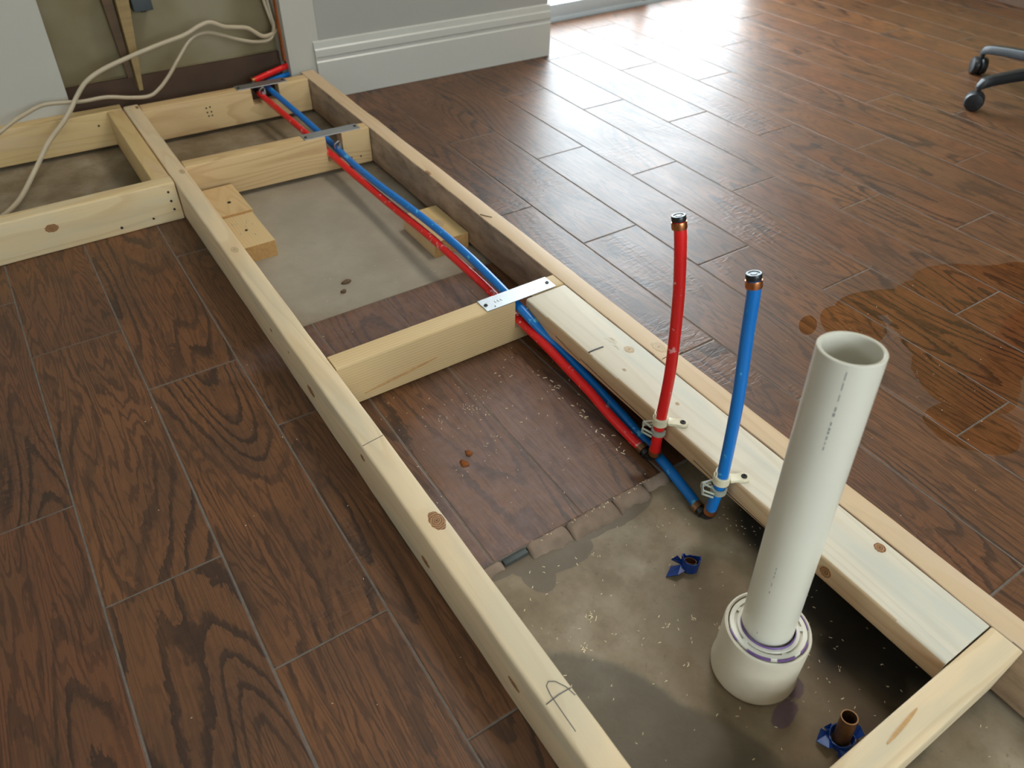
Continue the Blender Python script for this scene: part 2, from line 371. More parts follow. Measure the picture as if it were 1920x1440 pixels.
def board(name, a, b, wid, z0, z1, mats, parent, bev=3.0, mat_fn=None, notch=None, wob=0.0):
    """plank from a to b (xy centre line); local x along it. notch=(x_from,x_to,zbottom) in local x from a"""
    a = Vector((a[0], a[1])); b = Vector((b[0], b[1])); d = b-a; L = d.length; ang = math.atan2(d.y, d.x)
    h = (z1-z0)/2; hw = wid/2
    if notch:
        n0, n1, nz = notch[0]-L/2, notch[1]-L/2, notch[2]-(z0+z1)/2
        prof = [(-L/2, -h), (L/2, -h), (L/2, h), (n1, h), (n1, nz), (n0, nz), (n0, h), (-L/2, h)]
        if notch[1] >= L: prof = [(-L/2, -h), (L/2, -h), (L/2, nz), (n0, nz), (n0, h), (-L/2, h)]
    else: prof = [(-L/2, -h), (L/2, -h), (L/2, h), (-L/2, h)]
    bm = bmesh.new()
    v0 = [bm.verts.new((x, -hw, z)) for x, z in prof]; v1 = [bm.verts.new((x, hw, z)) for x, z in prof]
    n = len(prof)
    bm.faces.new(v0); bm.faces.new(v1[::-1])
    for i in range(n): bm.faces.new((v0[i], v0[(i+1) % n], v1[(i+1) % n], v1[i]))
    bmesh.ops.recalc_face_normals(bm, faces=bm.faces[:])
    le = [e for e in bm.edges if abs((e.verts[0].co-e.verts[1].co).x) > 8 and not (notch and abs(e.verts[0].co.z) < h-0.1)]
    bmesh.ops.bevel(bm, geom=le, offset=bev, segments=3, affect='EDGES', profile=0.5, clamp_overlap=True)
    se = [e for e in bm.edges if e.is_manifold and e.calc_face_angle(0) > 1.2]
    bmesh.ops.bevel(bm, geom=se, offset=0.6, segments=1, affect='EDGES', clamp_overlap=True)
    if wob:
        k = max(2, int(L/60))
        for i in range(1, k):
            bmesh.ops.bisect_plane(bm, geom=bm.verts[:]+bm.edges[:]+bm.faces[:], plane_co=(-L/2+i*L/k, 0, 0), plane_no=(1, 0, 0))
        for v in bm.verts:
            nn = noise.noise(Vector((v.co.x*0.012, v.co.y*0.05, v.co.z*0.05+ang*7)))
            v.co.y += nn*wob*(1 if abs(v.co.z) > 0 else 0); v.co.z += noise.noise(Vector((v.co.x*0.01+50, 0, v.co.y*.03)))*wob*0.5
    if mat_fn:
        bmesh.ops.recalc_face_normals(bm, faces=bm.faces[:]); bm.normal_update()
        for f in bm.faces: f.material_index = mat_fn(f.normal, f.calc_center_median())
    m = (a+b)/2
    return finish(bm, name, mats, parent, (m.x, m.y, (z0+z1)/2), ang, smooth=True)
def lathe(bm, prof, c=(0, 0, 0), axis=Vector((0, 0, 1)), seg=32, close=False, a0=0.0, a1=2*math.pi, mat=0):
    axis = axis.normalized(); q = Vector((0, 0, 1)).rotation_difference(axis); c = Vector(c)
    full = abs(a1-a0-2*math.pi) < 1e-6; ns = seg if full else seg+1
    rings = []
    for k in range(ns):
        t = a0+(a1-a0)*k/seg
        rings.append([bm.verts.new(c+q @ Vector((r*math.cos(t), r*math.sin(t), z))) for r, z in prof])
    m = len(prof)
    for k in range(seg):
        A = rings[k]; B = rings[(k+1) % ns]
        for i in range(m if close else m-1):
            j = (i+1) % m
            try:
                f = bm.faces.new((A[i], B[i], B[j], A[j])); f.material_index = mat
            except ValueError: pass
    if not full and close:
        bm.faces.new(rings[0]); bm.faces.new(rings[-1][::-1])
    return rings
def cap_fix(bm): bmesh.ops.remove_doubles(bm, verts=bm.verts[:], dist=0.001)
def spline(pts, sub=8):
    P = [Vector(p) for p in pts]; P = [P[0]*2-P[1]]+P+[P[-1]*2-P[-2]]; out = []
    for i in range(1, len(P)-2):
        for k in range(sub):
            t = k/sub; a, b, c, d = P[i-1:i+3]
            out.append(0.5*((2*b)+(c-a)*t+(2*a-5*b+4*c-d)*t*t+(3*b-a-3*c+d)*t**3))
    out.append(P[-2]); return out
def tube(bm, pts, r, seg=16, sx=1.0, caps=True, inner=None):
    P = [Vector(p) for p in pts]; rings = []
    up = Vector((0, 0, 1)); t0 = (P[1]-P[0]).normalized()
    nrm = t0.cross(up)
    if nrm.length < 0.2: nrm = t0.cross(Vector((1, 0, 0)))
    nrm.normalize()
    for i, p in enumerate(P):
        t = (P[min(i+1, len(P)-1)]-P[max(i-1, 0)]).normalized()
        nrm = (nrm - t*nrm.dot(t)).normalized(); bn = t.cross(nrm)
        rr = r[i] if hasattr(r, '__len__') else r
        rings.append([bm.verts.new(p+(nrm*math.cos(a)*sx+bn*math.sin(a))*rr) for a in [2*math.pi*k/seg for k in range(seg)]])
    for A, B in zip(rings, rings[1:]):
        for k in range(seg): bm.faces.new((A[k], A[(k+1) % seg], B[(k+1) % seg], B[k]))
    if caps: bm.faces.new(rings[0][::-1]); bm.faces.new(rings[-1])
def tube_obj(name, pts, r, mat, parent, seg=16, sub=8, sx=1.0):
    bm = bmesh.new(); tube(bm, spline(pts, sub) if sub else pts, r, seg, sx)
    return finish(bm, name, mat, parent, None if parent is None else tuple(parent.location/S), local=False, smooth=True)
def cyl_obj(name, a, b, r, mat, parent, seg=20, bev=0.0):
    bm = bmesh.new(); a = Vector(a); b = Vector(b); L = (b-a).length
    e = bev
    prof = [(0.0, 0), (r-e, 0), (r, e), (r, L-e), (r-e, L), (0.0, L)] if e else [(0.0, 0), (r, 0), (r, L), (0.0, L)]
    lathe(bm, prof, a, b-a, seg); cap_fix(bm)
    return finish(bm, name, mat, parent, tuple(parent.location/S) if parent else tuple(a), local=False, smooth=True)
def blob(name, loc, r, mat, parent=None, sq=(1, 1, 0.6), amp=0.35, fq=0.12, sub=2, seed=0):
    bm = bmesh.new(); bmesh.ops.create_icosphere(bm, subdivisions=sub, radius=r)
    for v in bm.verts:
        k = 1+amp*noise.noise(v.co*fq+Vector((seed*7.3, seed, 0)))*2
        v.co = Vector((v.co.x*sq[0]*k, v.co.y*sq[1]*k, v.co.z*sq[2]*k))
    return finish(bm, name, mat, parent, loc, smooth='all')

# ------------------------------------------------------------------ the setting: floor
TA = 0.0028; TW = 153.1; TX = 544.87; TL = 600.0
def t2w(s, t): return Vector((s*math.cos(TA)+t*math.sin(TA), -s*math.sin(TA)+t*math.cos(TA)))
XL, XR, YB, YF = -2500, 3366, -2600, 2040
# removed strip: no tiles here
HOLES = [(20, 508, 748, 1900), (-900, 20, 1292, 1900), (20, 508, -1500, 105)]
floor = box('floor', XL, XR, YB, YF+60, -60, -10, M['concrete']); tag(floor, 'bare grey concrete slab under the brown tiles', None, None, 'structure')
fl = floor.location/S
ROWJ = {0: 303.0, 1: 105.0, 2: 505.0}
tile_mesh = {}
def tile_bm(x0, x1, y0, y1, cx, cy):
    bm = bmesh.new(); bbox(bm, x0-cx, x1-cx, y0-cy, y1-cy, -9.0, 0.0)
    top = [e for e in bm.edges if e.verts[0].co.z > -0.1 and e.verts[1].co.z > -0.1]
    bmesh.ops.bevel(bm, geom=top, offset=1.6, segments=2, affect='EDGES', profile=0.6)
    return bm
def tile_piece(s0, s1, t0, t1, z=0.0):
    """one tile in tile coords (mm)"""
    if s1-s0 < 6 or t1-t0 < 8: return
    cs, ct = (s0+s1)/2, (t0+t1)/2
    key = (round(s1-s0, 1), round(t1-t0, 1))
    g = 1.3
    if key not in tile_mesh:
        bm = tile_bm(s0+g, s1-g, t0+g, t1-g, cs, ct)
        bmesh.ops.scale(bm, verts=bm.verts[:], vec=(S, S, S)); bmesh.ops.recalc_face_normals(bm, faces=bm.faces[:])
        me = bpy.data.meshes.new('tile'); bm.to_mesh(me); bm.free(); me.materials.append(M['tile'])
        tile_mesh[key] = me
    o = bpy.data.objects.new('tile', tile_mesh[key]); C.objects.link(o); o.parent = floor
    w_ = t2w(cs, ct)
    o.location = (Vector((w_.x, w_.y, z))-fl)*S; o.rotation_euler = (random.uniform(-1, 1)*0.0009, random.uniform(-1, 1)*0.002, -TA)
    return o
def subtract(rects, hole):
    out = []
    hx0, hx1, hy0, hy1 = hole
    for (x0, x1, y0, y1) in rects:
        if x1 <= hx0 or x0 >= hx1 or y1 <= hy0 or y0 >= hy1: out.append((x0, x1, y0, y1)); continue
        if x0 < hx0: out.append((x0, hx0, y0, y1))
        if x1 > hx1: out.append((hx1, x1, y0, y1))
        m0, m1 = max(x0, hx0), min(x1, hx1)
        if y0 < hy0: out.append((m0, m1, y0, hy0))
        if y1 > hy1: out.append((m0, m1, hy1, y1))
    return out
X_MIN, Y_MIN = -1560, -1480
for r in range(-14, 19):
    s0 = TX+r*TW; s1 = s0+TW
    j = ROWJ[r % 3]+(14 if r < -3 else 0)
    if -4 <= r <= 0: pass
    k0 = int((Y_MIN-j)//TL)
    for k in range(k0, 5):
        t0, t1 = j+k*TL, j+(k+1)*TL
        a0, a1, b0, b1 = max(s0, X_MIN), min(s1, XR-4), max(t0, Y_MIN), min(t1, YF-6)
        if a1 <= a0 or b1 <= b0: continue
        inside = (20, 508, 105, 748)
        rects = [(a0, a1, b0, b1)]
        rects = subtract(rects, (20, 508, -1500, 1900)); rects = subtract(rects, HOLES[1])
        rects = subtract(rects, (465, 1345, 1790, 2100)) if False else rects
        for q in rects: tile_piece(*q)
# the strip left inside the frame: joints under the cross board
for r in range(-4, 0):
    s0 = max(TX+r*TW, 20); s1 = min(TX+(r+1)*TW, 508)
    tile_piece(s0, s1, 105, 514, -0.3); tile_piece(s0, s1, 514, 748, -0.3)
# grout bed under the tiles, with the same holes
bm = bmesh.new()
rects = [(X_MIN, XR-4, Y_MIN, YF-6)]
for h in HOLES: rects = subtract(rects, h)
for (x0, x1, y0, y1) in rects: bbox(bm, x0+2, x1-2, y0, y1, -9.5, -0.9)
g = finish(bm, 'grout', M['grout'], floor, tuple(fl), local=False)

# broken mortar ridge along the near edge of the tile strip
def ridge(name, x0, x1, y_in, y_out, h, seed, mat):
    bm = bmesh.new(); nx = max(4, int((x1-x0)/5)); ny = 6; vs = []
    for i in range(nx+1):
        row = []
        for j in range(ny+1):
            x = x0+(x1-x0)*i/nx; t = j/ny
            yo = y_out+7*noise.noise(Vector((x*0.03, seed, 0)))+4*noise.noise(Vector((x*0.11, seed, 3)))
            y = y_in+(yo-y_in)*t
            z = -10+min(h*(1-t**2.2), 9.2)+1.6*noise.noise(Vector((x*0.09, y*0.12, seed)))*(1-t)+0.9*noise.noise(Vector((x*0.3, y*0.3, seed)))*(1-t)
            edge = min(1, 0.45+i, 0.45+nx-i)
            if t == 1: z = -10.2
            z = -10.2+(z+10.2)*(0.35+0.65*edge)
            row.append(bm.verts.new((x, y, z)))
        vs.append(row)
    for i in range(nx):
        for j in range(ny): bm.faces.new((vs[i][j], vs[i+1][j], vs[i+1][j+1], vs[i][j+1]))
    for i in range(nx):   # back wall and bottom so that it is a solid lump
        pass
    bot = [[bm.verts.new((v.co.x, v.co.y, -10.4)) for v in (vs[i][0], vs[i][ny])] for i in range(nx+1)]
    for i in range(nx):
        bm.faces.new((vs[i+1][0], vs[i][0], bot[i][0], bot[i+1][0])); bm.faces.new((vs[i][ny], vs[i+1][ny], bot[i+1][1], bot[i][1]))
        bm.faces.new((bot[i][0], bot[i][1], bot[i+1][1], bot[i+1][0]))
    for i, a in ((0, 1), (nx, -1)):
        bm.faces.new([vs[i][j] for j in range(ny+1)][::a]+[bot[i][1], bot[i][0]][::a]) if a == 1 else bm.faces.new([bot[i][0], bot[i][1]]+[vs[i][j] for j in range(ny, -1, -1)])
    return finish(bm, name, mat, floor, tuple(fl), local=False, smooth='all')
ridge('mortar_ridge', 38, 97, 106, 92, 8.5, 1.3, M['mortar'])
ridge('mortar_ridge', 140, 206, 108, 82, 11, 2.1, M['mortar'])
ridge('mortar_ridge', 208, 292, 107, 76, 11, 3.7, M['mortar'])
ridge('mortar_ridge', 294, 352, 107, 80, 11.5, 4.9, M['mortar'])
ridge('mortar_ridge', 354, 400, 107, 88, 9, 6.2, M['mortar'])
ridge('mortar_ridge', 40, 470, 742, 756, 6, 8.8, M['mortar'])
o = box('tile_spacer', 99, 138, 96, 116, -10, -4, M['slate'], floor, 1.0); o['label'] = 'flat dark grey piece set in a gap of the mortar'

# ------------------------------------------------------------------ the setting: walls
# back wall right of the opening: grey paint, front face from (465,1785) to (1345,1752)
def wall_prism(name, pts, z0, z1, mat, label, parent=None):
    bm = bmesh.new()
    a = [bm.verts.new((x, y, z0)) for x, y in pts]; b = [bm.verts.new((x, y, z1)) for x, y in pts]
    bm.faces.new(a[::-1]); bm.faces.new(b)
    for i in range(len(pts)): bm.faces.new((a[i], a[(i+1) % len(pts)], b[(i+1) % len(pts)], b[i]))
    c = Vector((sum(p[0] for p in pts)/len(pts), sum(p[1] for p in pts)/len(pts), z0))
    o = finish(bm, name, mat, parent, tuple(c), local=False)
    if parent is None: tag(o, label, None, None, 'structure')
    elif label: o['label'] = label
    return o
def wy(x): return 1785-(x-465)*33.0/880
wall_prism('wall_back', [(560, wy(560)), (1345, wy(1345)), (1345, 2095), (560, 2095)], 0, 2600, M['wall_grey'], 'grey painted wall above the tall white baseboard')
wall_prism('wall_end', [(466, wy(466)), (559.5, wy(559.5)), (559.5, 2095), (466, 2095)], 12, 2600, M['wall_white'], 'off-white unpainted strip of wall left of the baseboard')
# baseboard profile
prof = [(0, 0), (0, 14), (104, 14), (108, 10), (116, 10), (120, 13), (138, 12), (142, 8), (158, 6), (161, 0)]
bm = bmesh.new(); ends = []
for x in (541, 1349):
    y = wy(x)-0.5
    ends.append([bm.verts.new((x, y-d, z+1)) for z, d in prof])
bm.faces.new(ends[0]); bm.faces.new(ends[1][::-1])
for i in range(len(prof)-1): bm.faces.new((ends[0][i], ends[0][i+1], ends[1][i+1], ends[1][i]))
bm.faces.new((ends[0][-1], ends[0][0], ends[1][0], ends[1][-1]))
o = finish(bm, 'baseboard_back', M['trim_white'], None, (945, 1765, 0), local=False); tag(o, 'tall white moulded baseboard along the grey wall', None, None, 'structure')

# left white drywall, its cut edge leans a little
bm = bmesh.new()
def slab(bm, quad, y0, y1):
    a = [bm.verts.new((x, y0, z)) for x, z in quad]; b = [bm.verts.new((x, y1, z)) for x, z in quad]
    bm.faces.new(a); bm.faces.new(b[::-1])
    for i in range(4): bm.faces.new((a[i], b[i], b[(i+1) % 4], a[(i+1) % 4]))
slab(bm, [(XL, 40), (-116, 40), (-20, 2600), (XL, 2600)], 1799, 1812)
o = finish(bm, 'wall_left_of_opening', M['wall_white'], None, (-1300, 1805, 0), local=False); o.name = 'wall_front'; tag(o, 'white drywall sheet left of the open wall cavity', None, None, 'structure')
o = box('wall_cavity', XL, 560, 1880, 1895, -10, 2600, M['cavity']); tag(o, 'stained tan back sheet inside the opened wall', None, None, 'structure')
o = box('trim_1', -700, 465, 1864, 1879, -10, 126, M['brown']); tag(o, 'dark brown board along the bottom of the open wall', None, None, 'structure')
o = box('trim_2', -700, 465, 1871, 1879.5, 126.5, 128, M['cavity']); tag(o, 'thin pale cut edge above the brown board', None, None, 'structure')
o = box('wall_right', XR, XR+100, YB, YF+60, -60, 2600, M['olive']); tag(o, 'olive brown wall at the far right of the room', None, None, 'structure')
o = box('baseboard_right', XR-14, XR-0.5, YB, YF-10, 0, 90, M['brown']); tag(o, 'dark baseboard at the foot of the olive wall', None, None, 'structure')
# wall right of the glass door
o = box('wall_far', 2760, XR, 2041, 2140, -60, 2600, M['wall_grey']); tag(o, 'grey wall right of the glass door', None, None, 'structure')
o = box('wall_lintel', 1345.5, 2760, 2041, 2140, 2060, 2600, M['wall_grey']); tag(o, 'grey wall above the glass door', None, None, 'structure')
o = box('ceiling', XL, XR, YB-100, YF+60, 2600, 2700, M['ceiling']); tag(o, 'white ceiling', None, None, 'structure')
# wall behind the camera and left wall, each with an unseen window added for fill
def holed(name, axis, p0, p1, lo, hi, z0, z1, wlo, whi, wz0, wz1, mat, label):
    bm = bmesh.new()
    for (a, b, c, d) in ((lo, wlo, z0, z1), (whi, hi, z0, z1), (wlo, whi, z0, wz0), (wlo, whi, wz1, z1)):
        if axis == 'y': bbox(bm, a, b, p0, p1, c, d)
        else: bbox(bm, p0, p1, a, b, c, d)
    o = finish(bm, name, mat, None, ((lo+hi)/2, p0, 0) if axis == 'y' else (p0, (lo+hi)/2, 0), local=False)
    tag(o, label, None, None, 'structure')
def window(num, axis, p, wlo, whi, wz0, wz1, label):
    e = empty('window_%d' % num, ((wlo+whi)/2, p, wz0) if axis == 'y' else (p, (wlo+whi)/2, wz0), label, None, None, 'structure')
    def b(nm, a, b_, c, d, t, mat):
        if axis == 'y': box(nm, a, b_, p-t, p+t, c, d, mat, e)
        else: box(nm, p-t, p+t, a, b_, c, d, mat, e)
    mid = (wlo+whi)/2
    b('window_frame', wlo, wlo+50, wz0, wz1, 20, M['trim_white']); b('window_frame', whi-50, whi, wz0, wz1, 20, M['trim_white'])
    b('window_frame', wlo+50, whi-50, wz0, wz0+50, 20, M['trim_white']); b('window_frame', wlo+50, whi-50, wz1-50, wz1, 20, M['trim_white'])
    b('window_bar', mid-20, mid+20, wz0+50, wz1-50, 18, M['trim_white'])
    b('pane', wlo+50, mid-20, wz0+50, wz1-50, 2, M['glass']); b('pane', mid+20, whi-50, wz0+50, wz1-50, 2, M['glass'])
holed('wall_camera_side', 'y', YB-100, YB, XL, XR, -60, 2600, -800, 1000, 800, 2000, M['wall_white'], 'white wall behind the camera with an added window')
window(1, 'y', YB-50, -800, 1000, 800, 2000, 'unseen white framed window added behind the camera for fill')
holed('wall_west', 'x', XL-100, XL, YB-100, YF+60, -60, 2600, -50, 650, 1150, 1750, M['wall_white'], 'white wall on the far left with an added window')
window(2, 'x', XL-50, -50, 650, 1150, 1750, 'unseen white framed window added on the far left for fill')
o = box('patio_slab', -500, 8000, 2141, 9000, -80, -30, M['patio']); tag(o, 'pale sunlit patio outside the glass door', None, None, 'structure')

# sliding glass door
dr = empty('door_1', (2050, 2080, 0), 'grey framed sliding glass door with daylight behind', None, None, 'structure')
def dbox(nm, x0, x1, y0, y1, z0, z1, mat=None, label=None):
    o = box(nm, x0, x1, y0, y1, z0, z1, mat or M['alu'], dr, 1.5 if mat is None else 0)
    if label: o['label'] = label
dbox('door_track', 1346, 2759, 2041, 2125, -10, 14)
dbox('door_rail', 1350, 2030, 2043, 2075, 14, 58); dbox('door_rail', 2060, 2755, 2085, 2115, 14, 52)
dbox('door_rail', 1350, 2030, 2043, 2075, 1985, 2035); dbox('door_rail', 2060, 2755, 2085, 2115, 1985, 2035)
dbox('door_stile', 1350, 1395, 2043.5, 2074.5, 58.5, 1984.5); dbox('door_stile', 2715, 2755, 2085.5, 2114.5, 52.5, 1984.5)
dbox('door_stile', 2028, 2058, 2042, 2076, 14.5, 2035, M['black'], 'black meeting stile of the glass door')
dbox('door_head', 1346, 2759, 2041, 2125, 2036, 2059)
dbox('pane', 1396, 2027, 2056, 2062, 58.5, 1984.5, M['glass']); dbox('pane', 2060, 2714, 2097, 2103, 52.5, 1984.5, M['glass'])

# body of the added, unseen ceiling lamp
lamp = empty('ceiling_fill_lamp', (1400, 900, 2600), 'unseen square white ceiling lamp added as soft fill', 'lamp')
bm = bmesh.new(); bbox(bm, 1120, 1680, 620, 1180, 2540, 2599); finish(bm, 'lamp_body', M['lampwhite'], lamp, (1400, 900, 2600), local=False)

# ------------------------------------------------------------------ lumber frame
H = 89.0
frame = empty('wooden_frame', (19, 400, 0), 'long frame of pale pine boards lying on the floor around the water pipes', 'wooden frame')
def FL(o, l): o['label'] = l; return o
left = FL(board('side_board', (19, -1150), (19, 1768), 38, 0, H, [M['pine_pale']], frame, 4.5, wob=1.2), 'long pale pine board on edge, left side of the frame')
rail = board('side_board', (507.8, -1150), (507.8, 1772), 38, 0, H, [M['pine_tan'], M['pine_stained']], frame, 2.5, wob=1.8,
             mat_fn=lambda n, c: 1 if n.y > 0.7 else 0)
FL(rail, 'tan pine board on edge with a dirty inner face, right side of the frame')
flat = board('flat_board', (445, 493), (445, -333), 87.5, 51, H, [M['pine_grey'], M['pine_side']], frame, 4.5, wob=0.8, mat_fn=lambda n, c: 1 if abs(n.y) > 0.7 else 0)
FL(flat, 'wide greyish pine board lying flat beside the right side board')
end = FL(board('end_board', (39, -353.5), (488, -353.5), 37.5, 0, H, [M['pine_pale']], frame, 2.5), 'short pine board closing the near end')
c1 = board('cross_board', (39, 514.5), (487.5, 514.5), 38, 0, H, [M['pine_straight']], frame, 4.5, notch=(342, 378, 30)); FL(c1, 'straight grained cross board nearest the camera')
c2 = board('cross_board', (39, 1352), (487.5, 1335), 38, 0, H, [M['pine_warm']], frame, 3, notch=(334, 376, 26)); FL(c2, 'knotty cross board in the middle of the frame')
c3 = board('cross_board', (39, 1742), (487.5, 1732), 38, 0, H, [M['pine_warm']], frame, 3, notch=(285, 362, 46)); FL(c3, 'cross board at the far end beside the wall')

side = empty('wooden_frame', (-300, 1292, 0), 'second frame of pale pine boards at the left below the white wall', 'wooden frame')
sf = FL(board('side_board', (-760, 1290), (-2.5, 1292), 38, 0, H, [M['pine_cream']], side, 3, wob=0.8), 'pine board on edge with three screw heads at its right end')
sr = FL(board('side_board', (-760, 1800), (-3, 1774), 38, 0, H, [M['pine_yellow']], side, 3), 'pine board on edge below the white wall')
se = FL(board('end_board', (-22, 1311.8), (-22, 1755), 38, 0, H, [M['pine_yellow']], side, 2.5), 'short pine board beside the long frame')

# inlays on boards: knots, pencil marks, cracks (thin real pieces)
def world_of(o):
    m = Matrix.Rotation(o.rotation_euler[2], 4, 'Z'); m.translation = o.location
    return (world_of(o.parent) @ m) if o.parent else m
def place(o, parent, loc):
    """parent o to a board keeping its room placement"""
    o.parent = parent
    W = Matrix.Translation(Vector(loc)*S)
    L = world_of(parent).inverted() @ W
    o.location = L.translation; o.rotation_euler = L.to_euler()
def knot(parent, loc, rx, ry, ax=(0, 0, 1), mat='knot', rot=0.0, name='knot'):
    bm = bmesh.new(); seg = 20; rings = []; t = 0.9
    for z, k in ((-1.5, 1.0), (t*0.7, 1.0), (t, 0.8)):
        rings.append([bm.verts.new((rx*k*math.cos(2*math.pi*i/seg)*(1+0.07*math.sin(3*i)), ry*k*math.sin(2*math.pi*i/seg)*(1+0.06*math.cos(2*i)), z)) for i in range(seg)])
    for A, B in zip(rings, rings[1:]):
        for i in range(seg): bm.faces.new((A[i], A[(i+1) % seg], B[(i+1) % seg], B[i]))
    bm.faces.new(rings[0][::-1]); bm.faces.new(rings[-1])
    q = Vector((0, 0, 1)).rotation_difference(Vector(ax)).to_matrix().to_4x4() @ Matrix.Rotation(rot, 4, 'Z')
    bmesh.ops.transform(bm, matrix=q, verts=bm.verts[:])
    o = finish(bm, name, M[mat], None); place(o, parent, loc); return o
def stroke(parent, pts, wid, mat='pencil', name='pencil_mark', t=0.5, nz=1.0):
    """thin raised line through 3D points lying on a face with normal n (list of xyz)"""
    pts = [Vector(p) for p in pts]
    bm = bmesh.new(); tube(bm, pts, wid, 6)
    c = sum(pts, Vector())/len(pts)
    bmesh.ops.translate(bm, verts=bm.verts[:], vec=-c)
    o = finish(bm, name, M[mat], None, smooth='all'); place(o, parent, c); return o
def screw(parent, loc, r=3.4, ax=(0, 0, 1), name='screw', h=1.6):
    bm = bmesh.new()
    a = Vector(ax); q = Vector((0, 0, 1)).rotation_difference(a)
    lathe(bm, [(0.0, -3), (r*0.7, -3), (r, 0), (r, h*0.6), (r*0.85, h), (r*0.42, h), (r*0.3, h*0.3), (0.0, h*0.3)], (0, 0, 0), a, 16); cap_fix(bm)
    o = finish(bm, name, M['screw'], None, smooth=True); place(o, parent, loc); return o
for (x, y, a, b, mt) in ((19.4, 929, 7, 12, 'knot_pale'), (25.5, 146, 10, 17, 'knot'), (27, 1315, 6, 13, 'knot_pale'), (31, 1745, 4, 10, 'knot')):
    knot(left, (x, y, 88.6), a, b, mat=mt)
for (y, z, a, b) in ((523, 40, 7, 15), (321, 64, 4, 7), (137, 30, 6, 11), (-73, 45, 5, 12), (700, 50, 3, 5), (610, 62, 2.5, 4)):
    knot(left, (0.2, y, z), a, b, (-1, 0, 0))
stroke(left, [(2, 319, 89.1), (20, 321, 89.3), (36, 323, 89.1)], 0.45)
stroke(left, [(3, -128.5, 89.2), (20, -127, 89.3), (36, -127.7, 89.1)], 0.6)
stroke(left, [(35, -137, 89.2), (32, -124, 89.3), (26, -113, 89.3), (19.5, -109, 89.3), (15, -112, 89.3), (13, -122, 89.3), (12.5, -140, 89.3), (12, -168, 89.2)], 0.5)
knot(flat, (464, 283.5, 88.7), 8.5, 9.5, mat='knot_pale'); knot(flat, (424, 248, 88.7), 3, 4, mat='knot_pale'); knot(flat, (473, -194, 88.7), 7, 7.5)
knot(flat, (441, 143, 88.7), 3, 3.5, mat='knot_pale'); knot(flat, (401.4, -174.6, 70), 9, 8, (-1, 0, 0))
stroke(flat, [(403, 313, 88.9), (416, 313, 89.2), (432, 312, 89.1)], 1.5)
for y0, y1, z in ((400, 330, 62), (330, 150, 60), (60, -90, 58)):
    stroke(flat, [(401.0, y0, z+4), (400.9, (y0+y1)/2, z), (401.0, y1, z-2)], 0.5, 'crack', 'crack')
for i in range(9):
    a = random.uniform(-0.6, 0.6); x = 452+random.uniform(-8, 8); y = 296+random.uniform(-6, 20)
    stroke(flat, [(x, y, 88.95), (x+2, y+7, 89.15), (x+5*a, y+14, 88.95)], 0.35, 'sawdust', 'raised_grain')
stroke(rail, [(492, 795, 89.2), (497, 785, 89.5), (506, 772, 89.3)], 0.7, 'crack', 'splinter'); stroke(rail, [(493, 235, 89.2), (510, 236, 89.5), (525, 228, 89.2)], 0.5, 'crack', 'crack')
knot(rail, (510, 262, 88.8), 10, 16, mat='knot_pale'); knot(rail, (493, 1020, 88.8), 4, 12, mat='knot')
knot(c1, (150, 495.2, 26), 70, 2.6, (0, -1, 0), 'resin', 0.12, 'resin_streak'); knot(c2, (95, 1332.2, 20), 38, 4, (0, -1, 0), 'resin', 0.25, 'resin_streak')
knot(end, (300, -349, 88.7), 30, 2.2, mat='resin', rot=0.1, name='resin_streak')
for (x, z) in ((-20, 70), (-19.5, 48.5), (-18, 28)): screw(sf, (x, 1272.4, z), 2.6, (0, -1, 0))
screw(sf, (-66, 1272.4, 18.5), 2.4, (0, -1, 0)); screw(sf, (-134, 1272.4, 16), 3, (0, -1, 0)); knot(sf, (-261, 1272.6, 54), 13, 9, (0, -1, 0))
screw(sr, (-70, 1756.5, 58), 2.5, (0, -1, 0))
screw(c2, (432, 1318.2, 22), 2.2, (0, -1, 0)); screw(c2, (457, 1317.2, 20.5), 2.2, (0, -1, 0))
for (x, z) in ((196, 62), (206, 63), (196, 50), (207, 50), (198, 40), (207, 40)): knot(c3, (x, 1719.4, z), 2.2, 2.2, (0, -1, 0), 'crack', 0, 'nail_hole')

# nail plates over the notches
def plate(x0, x1, y0, y1, z, lab, rot=0.0):
    c = ((x0+x1)/2, (y0+y1)/2, z)
    bm = bmesh.new(); bbox(bm, x0-c[0], x1-c[0], y0-c[1], y1-c[1], 0, 1.5)
    o = finish(bm, 'nail_plate', M['steel'], frame, c, rot, bev=0.4, seg=1); o['label'] = lab
    for sx_, sy_ in ((x0+7, (y0+y1)/2-1), (x1-8, (y0+y1)/2)): screw(o, (sx_, sy_, z+1.5), 3.6)
    knot(o, (x0+20, y0+6, z+1.3), 1.2, 1.2, mat='dark', name='hole')
    return o
p1 = plate(321.8, 469.5, 495.5, 531, 89.4, 'bright steel plate screwed over the notch nearest the camera')
for i, (dx, dy) in enumerate(((28, 18), (34, 18), (40, 18))):
    knot(p1, (321.8+dx, 495.5+dy, 90.75), 2.0, 3.2, mat='steel', name='embossed_mark')
plate(322, 467, 1322, 1356.5, 89.4, 'grey steel plate over the notch in the middle cross board', -0.035)
plate(288.4, 429, 1720, 1755, 89.4, 'dull steel plate over the notch at the wall', -0.02)

